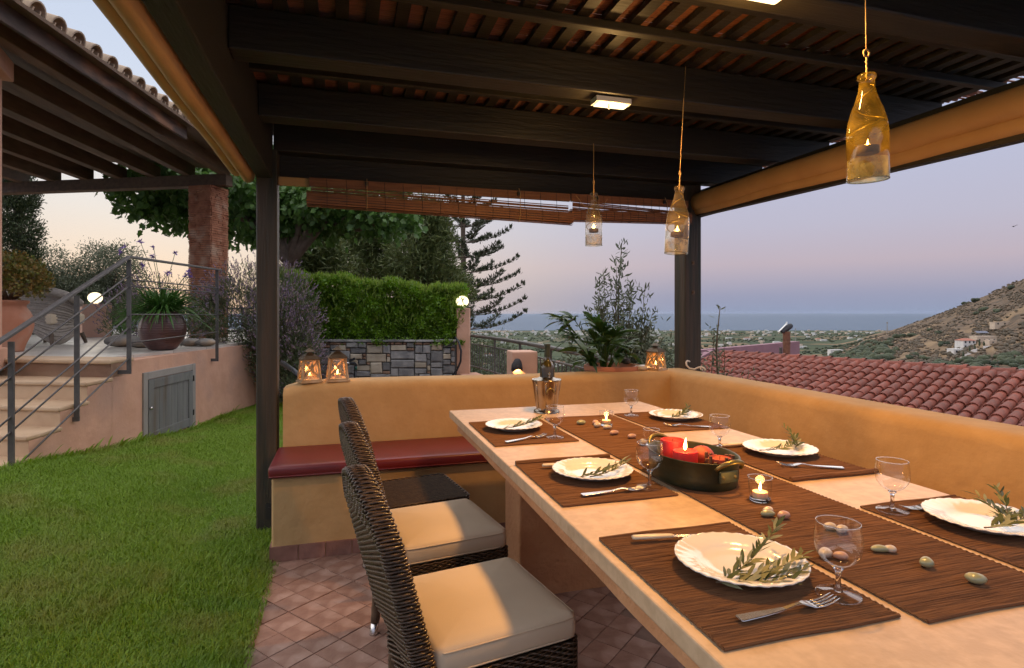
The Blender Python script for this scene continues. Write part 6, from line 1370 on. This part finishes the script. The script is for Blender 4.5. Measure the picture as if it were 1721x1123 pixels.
house('villa_wing', 'long cream terrace block highest beside the villa', 1690,470,22,5,2.6,'house_cream',None,4); house('villa_wing', 'small cream shed at the right end of the villa', 1664,392,5,5,3.0,'house_cream',None,1)
SPN = thing('solar_panels', 'dark blue solar panels on the roof beside the villa', 'solar panel', tuple(gpt(1650,432,5.2)), yaw)
b = MB(); b.obx((0,0,.5), (9,3,.1), (.5,0,0)); b.build('panel', mat('solar', (.02,.03,.08), None, .2), SPN); b = MB(); b.bar((-3,1,-3),(-3,1,.9),.1,.1); b.bar((3,1,-3),(3,1,.9),.1,.1); b.build('stand', 'railing', SPN)
DW = [(1548,250),(1570,285),(1592,310),(1612,335),(1640,360),(1660,385)]
b = MB(); vs = []
for (px, t) in DW:
    p = gpt(px, t, .6); vs += [(p[0]-2.0*CS-1.2, p[1]+2.0*SN, p[2]), (p[0]+2.0*CS+1.2, p[1]-2.0*SN, p[2]+.2)]
b.add(vs, [(2*i,2*i+1,2*i+3,2*i+2) for i in range(len(DW)-1)]); tag(b.build('road', 'drive'), kind='structure')
for k in range(14):
    f_ = k/13*4.99; i = int(f_); px = DW[i][0]+(DW[i+1][0]-DW[i][0])*(f_-i); t = DW[i][1]+(DW[i+1][1]-DW[i][1])*(f_-i); p = gpt(px-6, t); CY = thing('cypress_tree', 'small pointed cypress lining the hillside drive', 'tree', tuple(p), group='cypresses along the hillside drive'); hh = random.uniform(3.0,4.6)
    b = MB(); b.lathe([(.0,.2),(.5,.6),(.62,hh*.35),(.45,hh*.7),(0,hh)], 8, rad=lambda a, z: 1+.15*math.sin(3*a+z*3)); b.build('crown', 'far_olive', CY); b = MB(); b.tube([(0,0,-.6),(0,0,.6)], .15, 6); b.build('trunk', 'bark', CY)
UF = thing('concrete_frame', 'unfinished concrete house frame on the slope at the picture edge', 'building', tuple(gpt(1713,270)), yaw)
b = MB(); b.bx(-6,7,-3,3,3.0,3.4); b.build('roof_slab', 'concrete', UF); b = MB(); b.bx(-6,7,-3,3,-1.5,.2); b.build('floor_slab', 'concrete', UF)
for k in range(5): b = MB(); b.bx(-5.8+2.9*k,-5.4+2.9*k,-2.9,-2.5,.2,3.0); b.build('column', 'concrete', UF)
for nm, px, t, mt in (('white car parked by the dry field below the villa',1516,330,'house_white'),('pale car parked beside the drive',1566,300,'house_white'),('grey car parked between the bushes',1543,310,'concrete')):
    CR = thing('parked_car', nm, 'car', tuple(gpt(px,t,.15)), yaw); b = MB(); b.add([(x,y,z) for y in (-.85,.85) for x,z in ((-2.1,.3),(2.1,.3),(2.1,.8),(1.3,.9),(.7,1.45),(-1.2,1.45),(-1.9,.95),(-2.1,.8))], [tuple(range(8)), tuple(range(15,7,-1))]+[(i,(i+1)%8,8+(i+1)%8,8+i) for i in range(8)]); b.build('body', mt, CR)
    for x in (-1.3,1.3):
        b = MB(); b.tube([(x,-.88,.32),(x,-.6,.32)], .34, 10); b.build('wheel', 'rubber_black', CR)
    b = MB(); b.add([(-1.15,-.86,.95),(.9,-.86,.95),(.6,-.86,1.38),(-1.0,-.86,1.38)], [(0,1,2,3)]); b.build('side_window', 'house_pane', CR)
# coastal town: nearer houses one by one, the far strip as a mass
hl_ = ['cream','white']
HS = [(848,1000,'pinkish low house right of the araucaria tips'),(823,900,'reddish-roofed house beyond the garden railing'),(872,760,'white house just above the pink pier'),(905,700,'long pale building behind the railing post'),(985,420,'big white house behind the railing, cut by plant leaves'),(935,640,'low white house between pier and plant'),(1280,1600,'white house on the plain left of the chimney'),(1305,1500,'pale house touching the chimney pipe'),(1347,1250,'small cream house in the groves right of the chimney'),(1375,1700,'bright white house in the middle of the plain'),(1384,1680,'second bright white house in the middle of the plain'),(1404,900,'long white shed in the plain near the hill'),(1364,760,'white greenhouse roof just above the purple wall'),(1255,1750,'cream house on the plain right of the sea-side post'),(1225,1850,'white house near the post among the groves')]
for i, (px, t, l) in enumerate(HS): house('plain_house', l, px, t, 14+(i%3)*3, 9, 4.2+(i%2)*2.2, 'house_white' if i%3 else 'house_cream', 'hip' if i%4 == 1 else None, 4, 4, 'houses on the coastal plain')
b = MB(); 
for k in range(320):
    px = random.choice((random.uniform(760,1180), random.uniform(760,1120), random.uniform(1180,1490))); t = random.uniform(2150,2950) if random.random() < .8 else random.uniform(1300,2200); p = gpt(px,t); w = random.uniform(5,14); h = random.uniform(3,7); b.mi = random.choice((0,0,1)); c = (p[0],p[1],p[2]+h/2-1); b.obx(c, (w,8,h+2), (0,0,yaw+random.uniform(-.4,.4)))
o = b.build('coastal_town', ['house_white','house_cream']); tag(o, 'pale buildings of the coastal town strung along the shore', 'town', kind='stuff')
for px, t, hh, l in ((1337,1600,40,'thin lattice mast standing out against the sea beyond the chimney'),(1491,1200,24,'thin mast at the foot of the hill against the sea')):
    p = gpt(px,t); MS = thing('radio_mast', l, 'mast', tuple(p)); b = MB(); b.tube([(0,0,-2),(0,0,hh)], [1.0,.5], 5); b.build('pole', 'concrete', MS); b = MB(); b.obx((0,0,hh*.9),(3,1,3)); b.build('antenna', 'concrete', MS)
# flying bird
p = pt(1703,381,30); BD = thing('bird', 'tiny dark bird flying in the sky at the picture edge', 'bird', tuple(p), yaw+.4)
b = MB(); b.tube([(-.10,0,0),(0,0,.01),(.10,0,0)], [.006,.03,.008], 8); vs = [(-.04,0,.01),(.04,0,.01),(.02,.22,.08),(-.05,.20,.08),(-.04,-.22,.07),(.03,-.20,.07)]; b.add(vs, [(0,1,2,3),(1,0,4,5)]); b.build('bird_body', 'slate_shade', BD)
# haze
HZ_ON = True
if HZ_ON:
    b = MB(); b.bx(-30000,30000,-60,45000,-97,75); hz = b.build('haze', M['haze'] if 'haze' in M else None) if False else None
    me = bpy.data.meshes.new('haze'); me.from_pydata(b.v, [], b.f); hm = bpy.data.materials.new('haze'); hm.use_nodes = True; hm.node_tree.nodes.clear(); pv = hm.node_tree.nodes.new('ShaderNodeVolumePrincipled'); oo = hm.node_tree.nodes.new('ShaderNodeOutputMaterial'); hm.node_tree.links.new(pv.outputs[0], oo.inputs['Volume'])
    pv.inputs['Color'].default_value = (.60,.70,.88,1); pv.inputs['Density'].default_value = 7e-6; pv.inputs['Anisotropy'].default_value = 0
    me.materials.append(hm); hzo = link('haze', me); tag(hzo, kind='stuff')
